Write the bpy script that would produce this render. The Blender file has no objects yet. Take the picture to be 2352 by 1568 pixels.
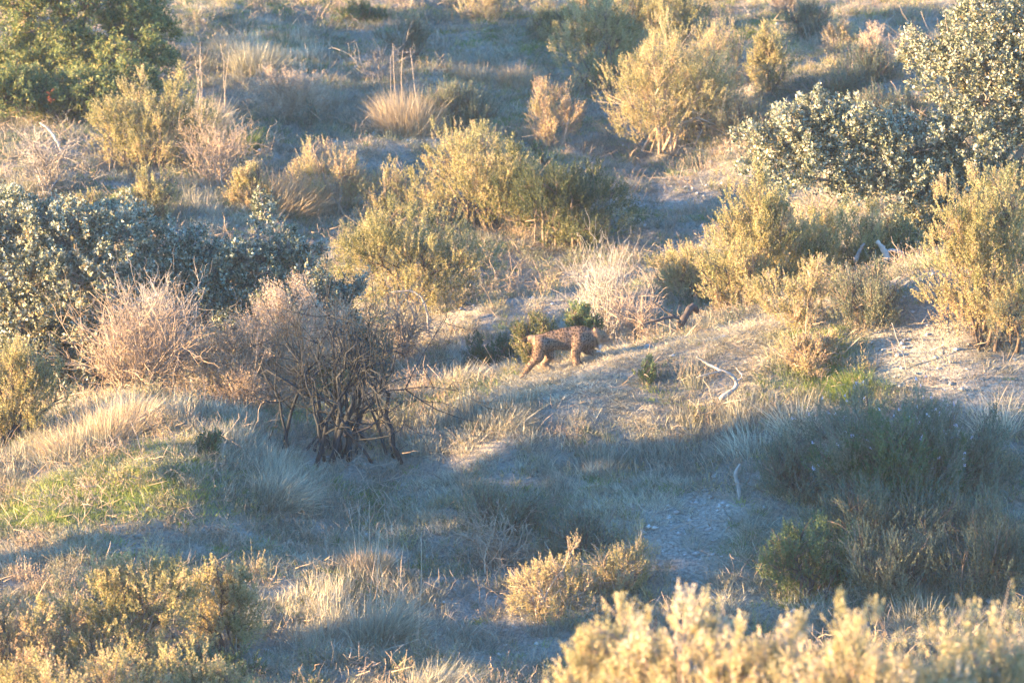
import bpy, math, random
import numpy as np

# ------------------------------------------------------------------ camera, sky, sun, exposure
scene = bpy.context.scene
COL = scene.collection
PITCH = math.radians(6.0)
F = 12578.0            # focal length in units of a 2352-wide frame
CX, CY = 1176.0, 784.0
CAMZ = 10.0
cam_d = bpy.data.cameras.new('camera')
cam_d.sensor_width = 36.0
cam_d.lens = F / 2352.0 * 36.0
cam_d.clip_start = 0.5
cam_d.clip_end = 2000.0
cam_d.dof.use_dof = True
cam_d.dof.focus_distance = 71.5
cam_d.dof.aperture_fstop = 2.1
cam = bpy.data.objects.new('camera', cam_d)
cam.location = (0, 0, CAMZ)
cam.rotation_euler = (math.pi / 2 - PITCH, 0, 0)
COL.objects.link(cam)
scene.camera = cam

SUN_EL = math.radians(7.5)
SUN_AZ = math.radians(10.0)      # how far the sun stands on the camera's side of due left
world = bpy.data.worlds.new('World')
scene.world = world
world.use_nodes = True
wn = world.node_tree
wn.nodes.clear()
sky = wn.nodes.new('ShaderNodeTexSky')
sky.sky_type = 'NISHITA'
sky.sun_disc = False
sky.sun_elevation = SUN_EL
sky.sun_rotation = math.radians(270.0) - SUN_AZ
sky.air_density = 1.0
sky.dust_density = 0.0
sky.ozone_density = 4.8
bg = wn.nodes.new('ShaderNodeBackground')
bg.inputs['Strength'].default_value = 0.15
wo = wn.nodes.new('ShaderNodeOutputWorld')
wn.links.new(sky.outputs[0], bg.inputs[0])
wn.links.new(bg.outputs[0], wo.inputs[0])

sun_d = bpy.data.lights.new('sun', 'SUN')
sun_d.energy = 4.6
sun_d.color = (1.0, 0.68, 0.34)
sun_d.angle = math.radians(0.6)
sun = bpy.data.objects.new('sun', sun_d)
COL.objects.link(sun)
ldir = np.array([math.cos(SUN_AZ) * math.cos(SUN_EL), math.sin(SUN_AZ) * math.cos(SUN_EL), -math.sin(SUN_EL)])
sun.rotation_euler = (math.pi / 2 - SUN_EL, 0, SUN_AZ - math.pi / 2)
sun.location = (-30, 40, 40)

vs = scene.view_settings
vs.view_transform = 'Standard'
vs.look = 'None'
vs.exposure = 3.3
vs.gamma = 1.0
vs.use_curve_mapping = False
scene.render.engine = 'CYCLES'
scene.cycles.max_bounces = 5
scene.cycles.diffuse_bounces = 2
scene.cycles.glossy_bounces = 2
scene.cycles.transmission_bounces = 4
scene.cycles.caustics_reflective = False
scene.cycles.caustics_refractive = False

# ------------------------------------------------------------------ helpers
PI = math.pi
FWD = np.array([0, math.cos(PITCH), -math.sin(PITCH)])
UPV = np.array([0, math.sin(PITCH), math.cos(PITCH)])


def at(px, py, d):
    """world point at depth d on the line through picture point (px, py)"""
    return np.array([(px - CX) / F * d, 0, CAMZ]) + d * FWD + (CY - py) / F * d * UPV


def nrm(v):
    return v / np.maximum(np.linalg.norm(v, axis=-1, keepdims=True), 1e-9)


_tab = np.random.default_rng(5).random((256, 256))


def vnoise(x, y):
    xi = np.floor(x).astype(int); yi = np.floor(y).astype(int)
    fx = x - xi; fy = y - yi
    fx = fx * fx * (3 - 2 * fx); fy = fy * fy * (3 - 2 * fy)
    a = _tab[xi & 255, yi & 255]; b = _tab[(xi + 1) & 255, yi & 255]
    c = _tab[xi & 255, (yi + 1) & 255]; d = _tab[(xi + 1) & 255, (yi + 1) & 255]
    return (a * (1 - fx) + b * fx) * (1 - fy) + (c * (1 - fx) + d * fx) * fy


def fbm(x, y, o=4):
    s = 0; a = 0.5; t = 0
    for i in range(o):
        s = s + a * vnoise(x + 17.3 * i, y - 9.1 * i); t += a
        x = x * 2.03; y = y * 2.03; a *= 0.5
    return s / t


def mk_mesh(name, V, polys, rnd=None, col=None, smooth=False):
    """V (n,3); polys: list of (m,k) index arrays"""
    me = bpy.data.meshes.new(name)
    V = np.ascontiguousarray(V, dtype=np.float32)
    me.vertices.add(len(V))
    me.vertices.foreach_set('co', V.ravel())
    loops = np.concatenate([p.ravel() for p in polys]).astype(np.int32)
    sizes = np.concatenate([np.full(len(p), p.shape[1], np.int32) for p in polys])
    starts = np.concatenate([[0], np.cumsum(sizes)[:-1]]).astype(np.int32)
    me.loops.add(len(loops))
    me.loops.foreach_set('vertex_index', loops)
    me.polygons.add(len(sizes))
    me.polygons.foreach_set('loop_start', starts)
    if smooth:
        me.polygons.foreach_set('use_smooth', np.ones(len(sizes), dtype=bool))
    me.update(calc_edges=True)
    if rnd is not None:
        a = me.attributes.new('rnd', 'FLOAT', 'POINT')
        a.data.foreach_set('value', np.ascontiguousarray(rnd, dtype=np.float32))
    if col is not None:
        a = me.attributes.new('fur', 'FLOAT_COLOR', 'POINT')
        c4 = np.ones((len(V), 4), np.float32); c4[:, :3] = col
        a.data.foreach_set('color', c4.ravel())
    return me


class Buf:
    def __init__(self):
        self.V = []; self.P = []; self.R = []; self.n = 0

    def add(self, V, polys, rnd):
        self.V.append(V)
        for p in polys:
            self.P.append(p + self.n)
        self.R.append(np.broadcast_to(rnd, (len(V),)))
        self.n += len(V)

    def obj(self, name, mat, parent=None, origin=None, smooth=False):
        V = np.concatenate(self.V)
        if origin is not None:
            V = V - np.asarray(origin)
        me = mk_mesh(name, V, self.P, np.concatenate(self.R), smooth=smooth)
        me.materials.append(mat)
        o = bpy.data.objects.new(name, me)
        COL.objects.link(o)
        if parent is not None:
            o.parent = parent
        elif origin is not None:
            o.location = origin
        return o


def tag(o, label=None, cat=None, group=None, kind=None):
    if label: o['label'] = label
    if cat: o['category'] = cat
    if group: o['group'] = group
    if kind: o['kind'] = kind
    return o


def empty(name, loc):
    o = bpy.data.objects.new(name, None)
    o.empty_display_size = 0.1
    o.location = loc
    COL.objects.link(o)
    return o


def frame_of(D, rng):
    r = nrm(rng.normal(size=D.shape))
    u = nrm(np.cross(D, r))
    return u, np.cross(D, u)


def tubes(P, R, sides, rng):
    """P (N,S,3) centre lines, R (N,S) radii"""
    N, S, _ = P.shape
    T = np.empty_like(P)
    T[:, 1:-1] = P[:, 2:] - P[:, :-2]
    T[:, 0] = P[:, 1] - P[:, 0]
    T[:, -1] = P[:, -1] - P[:, -2]
    T = nrm(T)
    ref = nrm(rng.normal(size=(N, 1, 3))) * np.ones((1, S, 1))
    u = nrm(np.cross(T, ref)); v = np.cross(T, u)
    a = np.arange(sides) / sides * 2 * PI
    ring = P[:, :, None] + R[:, :, None, None] * (u[:, :, None] * np.cos(a)[None, None, :, None] + v[:, :, None] * np.sin(a)[None, None, :, None])
    V = ring.reshape(-1, 3)
    idx = np.arange(N * S * sides).reshape(N, S, sides)
    q = np.stack([idx[:, :-1], np.roll(idx, -1, 2)[:, :-1], np.roll(idx, -1, 2)[:, 1:], idx[:, 1:]], -1).reshape(-1, 4)
    caps = []
    if sides <= 4:
        c = idx[:, -1, ::1]
    else:
        c = idx[:, -1]
    caps.append(c.reshape(N, sides)); caps.append(idx[:, 0, ::-1].reshape(N, sides))
    return V, [q] + caps


def leaves(P, D, L, W, rng, fold=0.25, tri=False):
    """diamond leaves, P D (n,3)"""
    n = len(P)
    u, v = frame_of(D, rng)
    L = L[:, None]; W = W[:, None]
    if tri:
        V = np.stack([P, P + D * L * 0.9 + u * W * 0.55, P + D * L * 0.75 - u * W * 0.55], 1).reshape(-1, 3)
        return V, [np.arange(3 * n).reshape(n, 3)]
    mid = P + D * L * 0.45
    V = np.stack([P, mid + u * W * 0.5 + v * W * fold, P + D * L - v * L * 0.08, mid - u * W * 0.5 + v * W * fold], 1).reshape(-1, 3)
    q = np.arange(4 * n).reshape(n, 4)
    return V, [q]


def sprigs(buf, tips, dirs, L, nl, ll, lw, ang, rng, tone, curl=0.15, tonespread=0.3, tri=True):
    N = len(tips)
    u, v = frame_of(dirs, rng)
    bend = nrm(u * rng.normal(size=(N, 1)) + v * rng.normal(size=(N, 1)))
    t = np.linspace(0.08, 1, nl)[None] + rng.normal(size=(N, nl)) * 0.05
    base = tips - dirs * L[:, None]
    pos = base[:, None] + dirs[:, None] * (L[:, None] * t)[..., None] + bend[:, None] * (curl * L[:, None] * (t * t))[..., None]
    az = np.arange(nl)[None] * 2.4 + rng.random((N, 1)) * 6.28 + rng.normal(size=(N, nl)) * 0.5
    a = ang * (1.15 - 0.5 * t) + rng.normal(size=(N, nl)) * 0.2
    rad = u[:, None] * np.cos(az)[..., None] + v[:, None] * np.sin(az)[..., None]
    ld = nrm(dirs[:, None] * np.cos(a)[..., None] + rad * np.sin(a)[..., None])
    sc = (0.75 + 0.5 * rng.random((N, nl))) * (1.1 - 0.35 * t)
    V, q = leaves(pos.reshape(-1, 3), ld.reshape(-1, 3), (ll * sc).ravel(), (lw * sc).ravel(), rng, tri=tri)
    r = np.clip(tone[:, None] + (rng.random((N, nl)) - 0.5) * tonespread * 1.5, 0, 1)
    buf.add(V, q, np.repeat(r.ravel(), 3 if tri else 4))


def bez(a, b, c, S):
    t = np.linspace(0, 1, S)[None, :, None]
    return (1 - t) ** 2 * a[:, None] + 2 * t * (1 - t) * b[:, None] + t * t * c[:, None]


def wobble(P, amp, rng):
    N, S, _ = P.shape
    w = rng.normal(size=P.shape) * amp
    w[:, 0] = 0
    return P + w * np.linspace(0, 1, S)[None, :, None]


# ------------------------------------------------------------------ materials
def new_mat(name):
    m = bpy.data.materials.new(name)
    m.use_nodes = True
    m.node_tree.nodes.clear()
    return m, m.node_tree.nodes, m.node_tree.links


def ramp(nodes, stops):
    r = nodes.new('ShaderNodeValToRGB')
    el = r.color_ramp.elements
    el[0].position, el[0].color = stops[0][0], (*stops[0][1], 1)
    el[1].position, el[1].color = stops[-1][0], (*stops[-1][1], 1)
    for p, c in stops[1:-1]:
        e = el.new(p); e.color = (*c, 1)
    return r


def leaf_mat(name, stops, trans=0.35, rough=0.6, spec=0.3):
    m, n, l = new_mat(name)
    at_ = n.new('ShaderNodeAttribute'); at_.attribute_name = 'rnd'
    ai = n.new('ShaderNodeAttribute'); ai.attribute_type = 'INSTANCER'; ai.attribute_name = 'tone'
    sm_ = n.new('ShaderNodeMath'); sm_.operation = 'ADD'; sm_.use_clamp = True
    l.new(at_.outputs['Fac'], sm_.inputs[0]); l.new(ai.outputs['Fac'], sm_.inputs[1])
    r = ramp(n, stops)
    l.new(sm_.outputs[0], r.inputs[0])
    p = n.new('ShaderNodeBsdfPrincipled')
    p.inputs['Roughness'].default_value = rough
    p.inputs['Specular IOR Level'].default_value = spec
    l.new(r.outputs[0], p.inputs['Base Color'])
    out = n.new('ShaderNodeOutputMaterial')
    if trans > 0:
        t = n.new('ShaderNodeBsdfTranslucent')
        l.new(r.outputs[0], t.inputs['Color'])
        mx = n.new('ShaderNodeMixShader'); mx.inputs[0].default_value = trans
        l.new(p.outputs[0], mx.inputs[1]); l.new(t.outputs[0], mx.inputs[2])
        l.new(mx.outputs[0], out.inputs[0])
    else:
        l.new(p.outputs[0], out.inputs[0])
    return m


def bark_mat(name, c1, c2, scale=14.0):
    m, n, l = new_mat(name)
    tc = n.new('ShaderNodeTexCoord')
    nz = n.new('ShaderNodeTexNoise'); nz.inputs['Scale'].default_value = scale; nz.inputs['Detail'].default_value = 5
    l.new(tc.outputs['Object'], nz.inputs['Vector'])
    at_ = n.new('ShaderNodeAttribute'); at_.attribute_name = 'rnd'
    ad = n.new('ShaderNodeMath'); ad.operation = 'MULTIPLY_ADD'; ad.inputs[1].default_value = 0.5
    l.new(nz.outputs['Fac'], ad.inputs[0]); 
    ml = n.new('ShaderNodeMath'); ml.operation = 'MULTIPLY'; ml.inputs[1].default_value = 0.5
    l.new(at_.outputs['Fac'], ml.inputs[0]); l.new(ml.outputs[0], ad.inputs[2])
    r = ramp(n, [(0.2, c1), (0.8, c2)])
    l.new(ad.outputs[0], r.inputs[0])
    p = n.new('ShaderNodeBsdfPrincipled')
    p.inputs['Roughness'].default_value = 0.85
    p.inputs['Specular IOR Level'].default_value = 0.2
    l.new(r.outputs[0], p.inputs['Base Color'])
    b = n.new('ShaderNodeBump'); b.inputs['Strength'].default_value = 0.6; b.inputs['Distance'].default_value = 0.02
    l.new(nz.outputs['Fac'], b.inputs['Height']); l.new(b.outputs[0], p.inputs['Normal'])
    out = n.new('ShaderNodeOutputMaterial')
    l.new(p.outputs[0], out.inputs[0])
    return m


M = {}
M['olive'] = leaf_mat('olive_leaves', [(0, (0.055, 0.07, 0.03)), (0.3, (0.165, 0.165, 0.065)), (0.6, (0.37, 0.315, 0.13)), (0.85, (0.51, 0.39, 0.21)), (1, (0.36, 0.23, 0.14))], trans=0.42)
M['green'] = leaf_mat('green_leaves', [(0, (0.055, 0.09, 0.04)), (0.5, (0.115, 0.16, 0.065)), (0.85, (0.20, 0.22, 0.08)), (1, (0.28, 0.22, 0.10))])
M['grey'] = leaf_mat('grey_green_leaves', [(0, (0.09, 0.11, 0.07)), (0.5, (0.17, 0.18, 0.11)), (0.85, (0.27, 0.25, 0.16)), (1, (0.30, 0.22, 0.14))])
M['brown'] = leaf_mat('withered_leaves', [(0, (0.20, 0.16, 0.10)), (0.4, (0.36, 0.26, 0.17)), (0.75, (0.47, 0.34, 0.23)), (1, (0.54, 0.43, 0.31))])
M['dark'] = leaf_mat('evergreen_leaves', [(0, (0.05, 0.08, 0.035)), (0.5, (0.12, 0.16, 0.055)), (0.85, (0.22, 0.23, 0.08)), (1, (0.34, 0.28, 0.10))], trans=0.42)
M['oak'] = leaf_mat('holm_oak_leaves', [(0, (0.055, 0.07, 0.035)), (0.3, (0.14, 0.155, 0.09)), (0.6, (0.31, 0.30, 0.20)), (0.9, (0.48, 0.45, 0.33)), (1, (0.40, 0.27, 0.11))], trans=0.2, rough=0.42, spec=0.5)
M['straw'] = leaf_mat('dry_straw', [(0, (0.15, 0.145, 0.105)), (0.4, (0.32, 0.30, 0.22)), (0.8, (0.56, 0.47, 0.32)), (1, (0.68, 0.58, 0.41))], trans=0.3)
M['grass'] = leaf_mat('green_grass_blades', [(0, (0.07, 0.11, 0.04)), (0.5, (0.17, 0.23, 0.06)), (1, (0.40, 0.42, 0.10))], trans=0.45)
M['bark'] = bark_mat('brown_bark', (0.07, 0.05, 0.04), (0.24, 0.17, 0.12))
M['darkbark'] = bark_mat('dark_grey_bark', (0.010, 0.011, 0.012), (0.042, 0.043, 0.045))
M['greybark'] = bark_mat('weathered_grey_bark', (0.16, 0.13, 0.11), (0.42, 0.36, 0.30))
M['deadwood'] = bark_mat('bleached_dead_wood', (0.20, 0.175, 0.15), (0.52, 0.46, 0.39))
M['whitewood'] = bark_mat('sun_bleached_wood', (0.24, 0.21, 0.18), (0.50, 0.45, 0.39))
M['tan'] = leaf_mat('tan_dry_grass', [(0, (0.20, 0.145, 0.08)), (0.4, (0.36, 0.27, 0.16)), (0.8, (0.52, 0.40, 0.25)), (1, (0.62, 0.51, 0.35))], trans=0.3)
M['char'] = bark_mat('charred_wood', (0.012, 0.011, 0.011), (0.09, 0.07, 0.06))
M['twig'] = bark_mat('dry_twigs', (0.22, 0.15, 0.10), (0.50, 0.38, 0.27))
M['flower'] = leaf_mat('pale_lilac_petals', [(0, (0.5, 0.46, 0.6)), (1, (0.72, 0.68, 0.78))])
M['beige'] = leaf_mat('faded_seedy_leaves', [(0, (0.13, 0.13, 0.06)), (0.35, (0.30, 0.27, 0.13)), (0.65, (0.45, 0.365, 0.18)), (0.9, (0.57, 0.45, 0.27)), (1, (0.62, 0.53, 0.42))], trans=0.42)
M['red'] = leaf_mat('red_leaves', [(0, (0.24, 0.06, 0.03)), (1, (0.38, 0.10, 0.05))])

# ------------------------------------------------------------------ terrain
CTRL = []


def DM(d):
    return float(np.interp(d, [0, 44, 61, 71.2, 76, 122, 200], [0, 44, 63.0, 71.2, 76, 108.0, 186]))




def row(d, pts):
    for px, py in pts:
        CTRL.append((px, py, DM(d)))


row(30, [(-1500, 2350), (1176, 2350), (3900, 2350)])
row(44, [(-1500, 1820), (0, 1820), (1176, 1820), (2352, 1800), (3900, 1800)])
row(52, [(-1500, 1690), (0, 1690), (1176, 1690), (2352, 1680), (3900, 1680)])
row(61, [(-1500, 1565), (-700, 1565), (0, 1565), (600, 1570), (1176, 1570), (1750, 1560), (2352, 1550), (3000, 1540), (3900, 1540)])
row(64, [(-1500, 1330), (-700, 1330), (0, 1340), (500, 1385), (900, 1400), (1300, 1405), (1700, 1370), (2352, 1330), (3000, 1310), (3900, 1300)])
row(66.5, [(-1500, 1285), (-700, 1265), (0, 1205), (350, 1130), (470, 1140), (700, 1235), (1050, 1240), (1400, 1200), (1700, 1145), (2100, 1100), (2352, 1080), (3000, 1050), (3900, 1040)])
row(68.8, [(-1500, 1165), (-700, 1145), (0, 1082), (350, 996), (490, 1008), (700, 1085), (1000, 1085), (1300, 1055), (1650, 1020), (2000, 960), (2352, 895), (3000, 830), (3900, 820)])
row(70.3, [(1190, 915), (1400, 872), (1650, 812), (1850, 765), (2100, 700)])
row(71.2, [(-1500, 1020), (-700, 1010), (0, 985), (350, 925), (700, 945), (1000, 915), (1198, 881), (1265, 862), (1324, 847), (1400, 826), (1650, 758), (1850, 712), (2100, 655), (2352, 610), (3000, 560), (3900, 550)])
row(76, [(-1500, 965), (-700, 960), (0, 965), (400, 935), (800, 905), (1100, 865), (1300, 830), (1500, 790), (1700, 740), (1900, 690), (2150, 640), (2352, 600), (3000, 560), (3900, 550)])
row(80, [(-1500, 900), (-700, 890), (0, 830), (400, 800), (800, 765), (1100, 708), (1350, 684), (1500, 640), (1700, 600), (1900, 560), (2352, 520), (3000, 500), (3900, 490)])
row(84, [(-1500, 600), (-700, 600), (0, 590), (400, 590), (800, 610), (1176, 622), (1450, 605), (1650, 555), (1850, 490), (2352, 430), (3000, 400), (3900, 400)])
row(88, [(-1500, 410), (-700, 408), (0, 405), (400, 415), (800, 448), (1200, 482), (1450, 490), (1650, 455), (1850, 385), (2352, 320), (3000, 290), (3900, 290)])
row(92, [(-1500, 290), (-700, 288), (0, 285), (400, 298), (700, 318), (1000, 345), (1250, 362), (1500, 360), (1700, 320), (1900, 260), (2352, 200), (3000, 180), (3900, 180)])
row(96, [(-1500, 180), (-700, 178), (0, 175), (400, 185), (800, 212), (1200, 242), (1500, 240), (1750, 190), (2000, 140), (2352, 100), (3000, 80), (3900, 80)])
row(101, [(-1500, 40), (-700, 40), (0, 42), (500, 58), (1000, 85), (1400, 100), (1600, 85), (2000, 10), (2352, -20), (3000, -40), (3900, -40)])
row(108, [(-1500, -110), (0, -120), (1176, -130), (2352, -180), (3900, -190)])
row(122, [(-1500, -380), (0, -390), (1176, -400), (2352, -440), (3900, -450)])
cw = np.array([at(*c) for c in CTRL])


def tps_k(r2):
    return 0.5 * r2 * np.log(np.maximum(r2, 1e-12))


def tps_fit(pts, z, lam):
    n = len(pts)
    K = tps_k(((pts[:, None] - pts[None]) ** 2).sum(-1)) + lam * np.eye(n)
    Pm = np.hstack([np.ones((n, 1)), pts])
    A = np.block([[K, Pm], [Pm.T, np.zeros((3, 3))]])
    return np.linalg.solve(A, np.concatenate([z, np.zeros(3)]))


_tw = tps_fit(cw[:, :2], cw[:, 2], 0.15)


def base_z(X, Y):
    X = np.asarray(X, float); Y = np.asarray(Y, float)
    sh = X.shape
    q = np.stack([np.clip(X, -15, 17).ravel(), np.clip(Y, 30, 107).ravel()], 1)
    out = np.empty(len(q))
    for i in range(0, len(q), 20000):
        s = q[i:i + 20000]
        r2 = ((s[:, None] - cw[None, :, :2]) ** 2).sum(-1)
        out[i:i + 20000] = tps_k(r2) @ _tw[:-3] + _tw[-3] + s @ _tw[-2:]
    z = out.reshape(sh)
    near = np.clip((28 - Y) / 26, 0, 1); near = near * near * (3 - 2 * near)
    z = z + near * ((CAMZ - 1.75) - z)
    far = np.clip((np.abs(X) - 22) / 60, 0, 1)
    return z - far * 6.0


CREST = at(1300, 850, 71.2)


def terr(X, Y):
    X = np.asarray(X, float); Y = np.asarray(Y, float)
    z = base_z(X, Y)
    c = 1 - 0.9 * np.exp(-((X - CREST[0]) / 1.7) ** 2 - ((Y - CREST[1]) / 1.3) ** 2)
    z = z + c * (fbm(X * 0.55 + 3, Y * 0.45 + 7, 3) - 0.5) * 0.5
    z = z + c * (fbm(X * 2.3 + 31, Y * 2.0, 3) - 0.5) * 0.18
    z = z + (fbm(X * 7 + 1, Y * 6, 2) - 0.5) * 0.03
    return z


def ground_at(px, py, dmin=58, dmax=107):
    d = np.linspace(dmin, dmax, 900)
    p = np.array([(px - CX) / F, 0, 0]) * d[:, None] + np.array([0, 0, CAMZ]) + d[:, None] * (FWD + (CY - py) / F * UPV)
    h = p[:, 2] - terr(p[:, 0], p[:, 1])
    k = np.where((h[:-1] > 0) & (h[1:] <= 0))[0]
    if len(k) == 0:
        k = [int(np.argmin(np.abs(h)))]
    return p[k[0] + 1], d[k[0] + 1]


def col_at(px, d):
    """ground point in picture column px at depth d"""
    u = 0.0
    for _ in range(6):
        x = (px - CX) / F * d
        p = np.array([x, 0, CAMZ]) + d * FWD + u * UPV
        z = float(terr(np.array([p[0]]), np.array([p[1]]))[0])
        u += (z - p[2]) / UPV[2]
    return np.array([p[0], p[1], z]), d


def spot(px, py=None, d=None):
    return ground_at(px, py) if d is None else col_at(px, DM(d))


xs = np.concatenate([np.linspace(-90, -12, 40)[:-1], np.arange(-12, 12.01, 0.15), np.linspace(12, 90, 40)[1:]])
ys = np.concatenate([np.linspace(-40, 56, 30)[:-1], np.arange(56, 108.01, 0.17), np.linspace(108, 260, 50)[1:]])
GX, GY = np.meshgrid(xs, ys)
GZ = terr(GX, GY)

# zones: picture point, radii in metres, kind, amount
ZONES = [
    # bare soil
    (1500, 480, 0.9, 1.0, 'bare', 0.6), (1600, 430, 0.9, 1.0, 'bare', 0.5), (1250, 695, 1.6, 0.4, 'bare', 0.8), (1420, 640, 0.9, 0.6, 'bare', 0.5), (1520, 560, 0.8, 0.8, 'bare', 0.6),
    (1590, 1200, 0.7, 0.7, 'bare', 1.2), (1610, 1300, 0.7, 0.6, 'bare', 1.1), (2230, 860, 0.9, 0.7, 'bare', 0.45), (2130, 800, 0.5, 0.8, 'bare', 0.8),
    (2330, 930, 0.6, 0.7, 'bare', 0.7), (640, 1330, 0.6, 0.4, 'bare', 0.7), (1130, 1440, 0.7, 0.5, 'bare', 0.6), (1180, 1520, 0.6, 0.5, 'bare', 0.5),
    (2110, 640, 0.5, 1.0, 'bare', 0.5), (1000, 1360, 0.6, 0.6, 'bare', 0.6), (300, 330, 1.4, 0.5, 'bare', 0.35),
    # green growth
    (150, 1130, 1.9, 0.6, 'green', 1.1), (30, 1190, 1.2, 0.6, 'green', 1.1), (420, 930, 1.1, 0.5, 'green', 0.8), (850, 930, 0.8, 0.6, 'green', 0.6), (840, 1150, 0.55, 0.45, 'green', 1.0), (300, 1160, 0.7, 0.4, 'green', 0.6),
    (1960, 860, 0.5, 0.5, 'green', 1.2), (1870, 790, 0.6, 0.5, 'green', 0.5), (1230, 895, 0.4, 0.25, 'green', 0.8), (1130, 890, 0.6, 0.4, 'green', 0.5),
    (560, 320, 0.5, 1.2, 'green', 0.8), (1200, 270, 0.9, 1.6, 'green', 0.6), (1300, 110, 1.4, 1.6, 'green', 0.5), (620, 90, 1.5, 1.8, 'green', 0.45), (1360, 1150, 0.5, 0.5, 'green', 0.5), (2150, 1150, 0.7, 1.2, 'green', 0.6),
    (800, 1400, 0.8, 0.7, 'green', 0.6), (1850, 1280, 0.8, 0.8, 'green', 0.6), (1750, 60, 1.0, 1.4, 'green', 0.5), (1420, 500, 0.6, 0.8, 'green', 0.4), (900, 560, 0.7, 1.0, 'green', 0.3),
    # close-cropped turf
    (1240, 880, 0.5, 0.9, 'short', 1.0), (1310, 860, 0.6, 0.9, 'short', 1.0), (1390, 840, 0.5, 0.9, 'short', 1.0), (1470, 830, 0.6, 0.8, 'short', 0.7), (1600, 800, 0.9, 0.8, 'short', 0.9), (1750, 760, 0.8, 0.7, 'short', 0.9), (1900, 725, 0.6, 0.6, 'short', 0.6),
    # tall dry grass
    (270, 970, 1.1, 0.5, 'tall', 1.6), (130, 1040, 0.9, 0.5, 'tall', 1.0), (620, 1090, 0.8, 0.7, 'tall', 1.5), (1080, 840, 0.8, 0.4, 'tall', 1.0), (1010, 960, 0.7, 0.5, 'tall', 0.8), (1150, 940, 0.7, 0.6, 'tall', 1.0),
    (830, 1420, 0.9, 0.9, 'tall', 1.4), (1640, 1010, 1.1, 0.7, 'tall', 1.2), (2200, 1230, 1.2, 1.0, 'tall', 0.4), (2050, 1330, 1.0, 0.9, 'tall', 0.3), (2150, 1290, 1.4, 1.0, 'green', 0.6), (600, 130, 1.2, 1.4, 'tall', 1.4),
    (700, 250, 1.2, 1.2, 'tall', 0.9), (330, 380, 1.3, 0.7, 'tall', 0.8), (950, 560, 0.8, 1.0, 'tall', 0.8), (450, 480, 1.0, 1.2, 'tall', 0.8), (1130, 170, 1.0, 0.8, 'tall', 0.9), (850, 440, 1.3, 1.0, 'tall', 0.7), (1430, 1070, 0.8, 0.8, 'tall', 0.4), (60, 420, 0.9, 0.9, 'tall', 0.9), (1850, 300, 1.5, 2.0, 'tall', 0.6),
    (1640, 740, 0.6, 0.5, 'tall', 0.4), (1290, 1120, 0.8, 0.6, 'tall', 0.5),
]
ZW = [(*ground_at(px, py)[0][:2], rx, ry, k, a) for px, py, rx, ry, k, a in ZONES]


def zone(kind, X, Y):
    s = np.zeros_like(X)
    wx = X + (fbm(X * 1.7, Y * 1.7, 3) - 0.5) * 1.4
    wy = Y + (fbm(X * 1.7 + 40, Y * 1.7 + 9, 3) - 0.5) * 1.4
    for zx, zy, rx, ry, k, a in ZW:
        if k == kind:
            s += a * np.exp(-(((wx - zx) / rx) ** 2 + ((wy - zy) / ry) ** 2) ** 1.3)
    return s


gm, n, l = new_mat('hillside_soil')
tc = n.new('ShaderNodeTexCoord')
nz1 = n.new('ShaderNodeTexNoise'); nz1.inputs['Scale'].default_value = 1.1; nz1.inputs['Detail'].default_value = 7; nz1.inputs['Roughness'].default_value = 0.65
nz2 = n.new('ShaderNodeTexNoise'); nz2.inputs['Scale'].default_value = 22; nz2.inputs['Detail'].default_value = 6; nz2.inputs['Roughness'].default_value = 0.7
vo = n.new('ShaderNodeTexVoronoi'); vo.inputs['Scale'].default_value = 26
for q in (nz1, nz2, vo):
    l.new(tc.outputs['Object'], q.inputs['Vector'])
r1 = ramp(n, [(0.3, (0.20, 0.17, 0.135)), (0.5, (0.30, 0.26, 0.21)), (0.7, (0.40, 0.36, 0.30))])
l.new(nz1.outputs['Fac'], r1.inputs[0])
r2 = ramp(n, [(0.25, (0.45, 0.45, 0.45)), (0.7, (1.25, 1.22, 1.18))])
l.new(nz2.outputs['Fac'], r2.inputs[0])
mu = n.new('ShaderNodeMix'); mu.data_type = 'RGBA'; mu.blend_type = 'MULTIPLY'; mu.inputs[0].default_value = 1
l.new(r1.outputs[0], mu.inputs[6]); l.new(r2.outputs[0], mu.inputs[7])
ab = n.new('ShaderNodeAttribute'); ab.attribute_name = 'bare'
mb = n.new('ShaderNodeMix'); mb.data_type = 'RGBA'
rb = ramp(n, [(0.32, (0.11, 0.095, 0.08)), (0.48, (0.27, 0.235, 0.185)), (0.66, (0.45, 0.395, 0.32))])
l.new(nz2.outputs['Fac'], rb.inputs[0])
l.new(ab.outputs['Fac'], mb.inputs[0]); l.new(mu.outputs[2], mb.inputs[6]); l.new(rb.outputs[0], mb.inputs[7])
ag = n.new('ShaderNodeAttribute'); ag.attribute_name = 'green'
mg = n.new('ShaderNodeMix'); mg.data_type = 'RGBA'; mg.inputs[7].default_value = (0.15, 0.19, 0.06, 1)
l.new(ag.outputs['Fac'], mg.inputs[0]); l.new(mb.outputs[2], mg.inputs[6])
pb = n.new('ShaderNodeBsdfPrincipled'); pb.inputs['Roughness'].default_value = 0.95; pb.inputs['Specular IOR Level'].default_value = 0.1
l.new(mg.outputs[2], pb.inputs['Base Color'])
sm = n.new('ShaderNodeMath'); sm.operation = 'MULTIPLY_ADD'; sm.inputs[1].default_value = 0.25
l.new(vo.outputs['Distance'], sm.inputs[0]); l.new(nz2.outputs['Fac'], sm.inputs[2])
bp = n.new('ShaderNodeBump'); bp.inputs['Strength'].default_value = 1.0; bp.inputs['Distance'].default_value = 0.05
l.new(sm.outputs[0], bp.inputs['Height']); l.new(bp.outputs[0], pb.inputs['Normal'])
go = n.new('ShaderNodeOutputMaterial'); l.new(pb.outputs[0], go.inputs[0])

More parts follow.
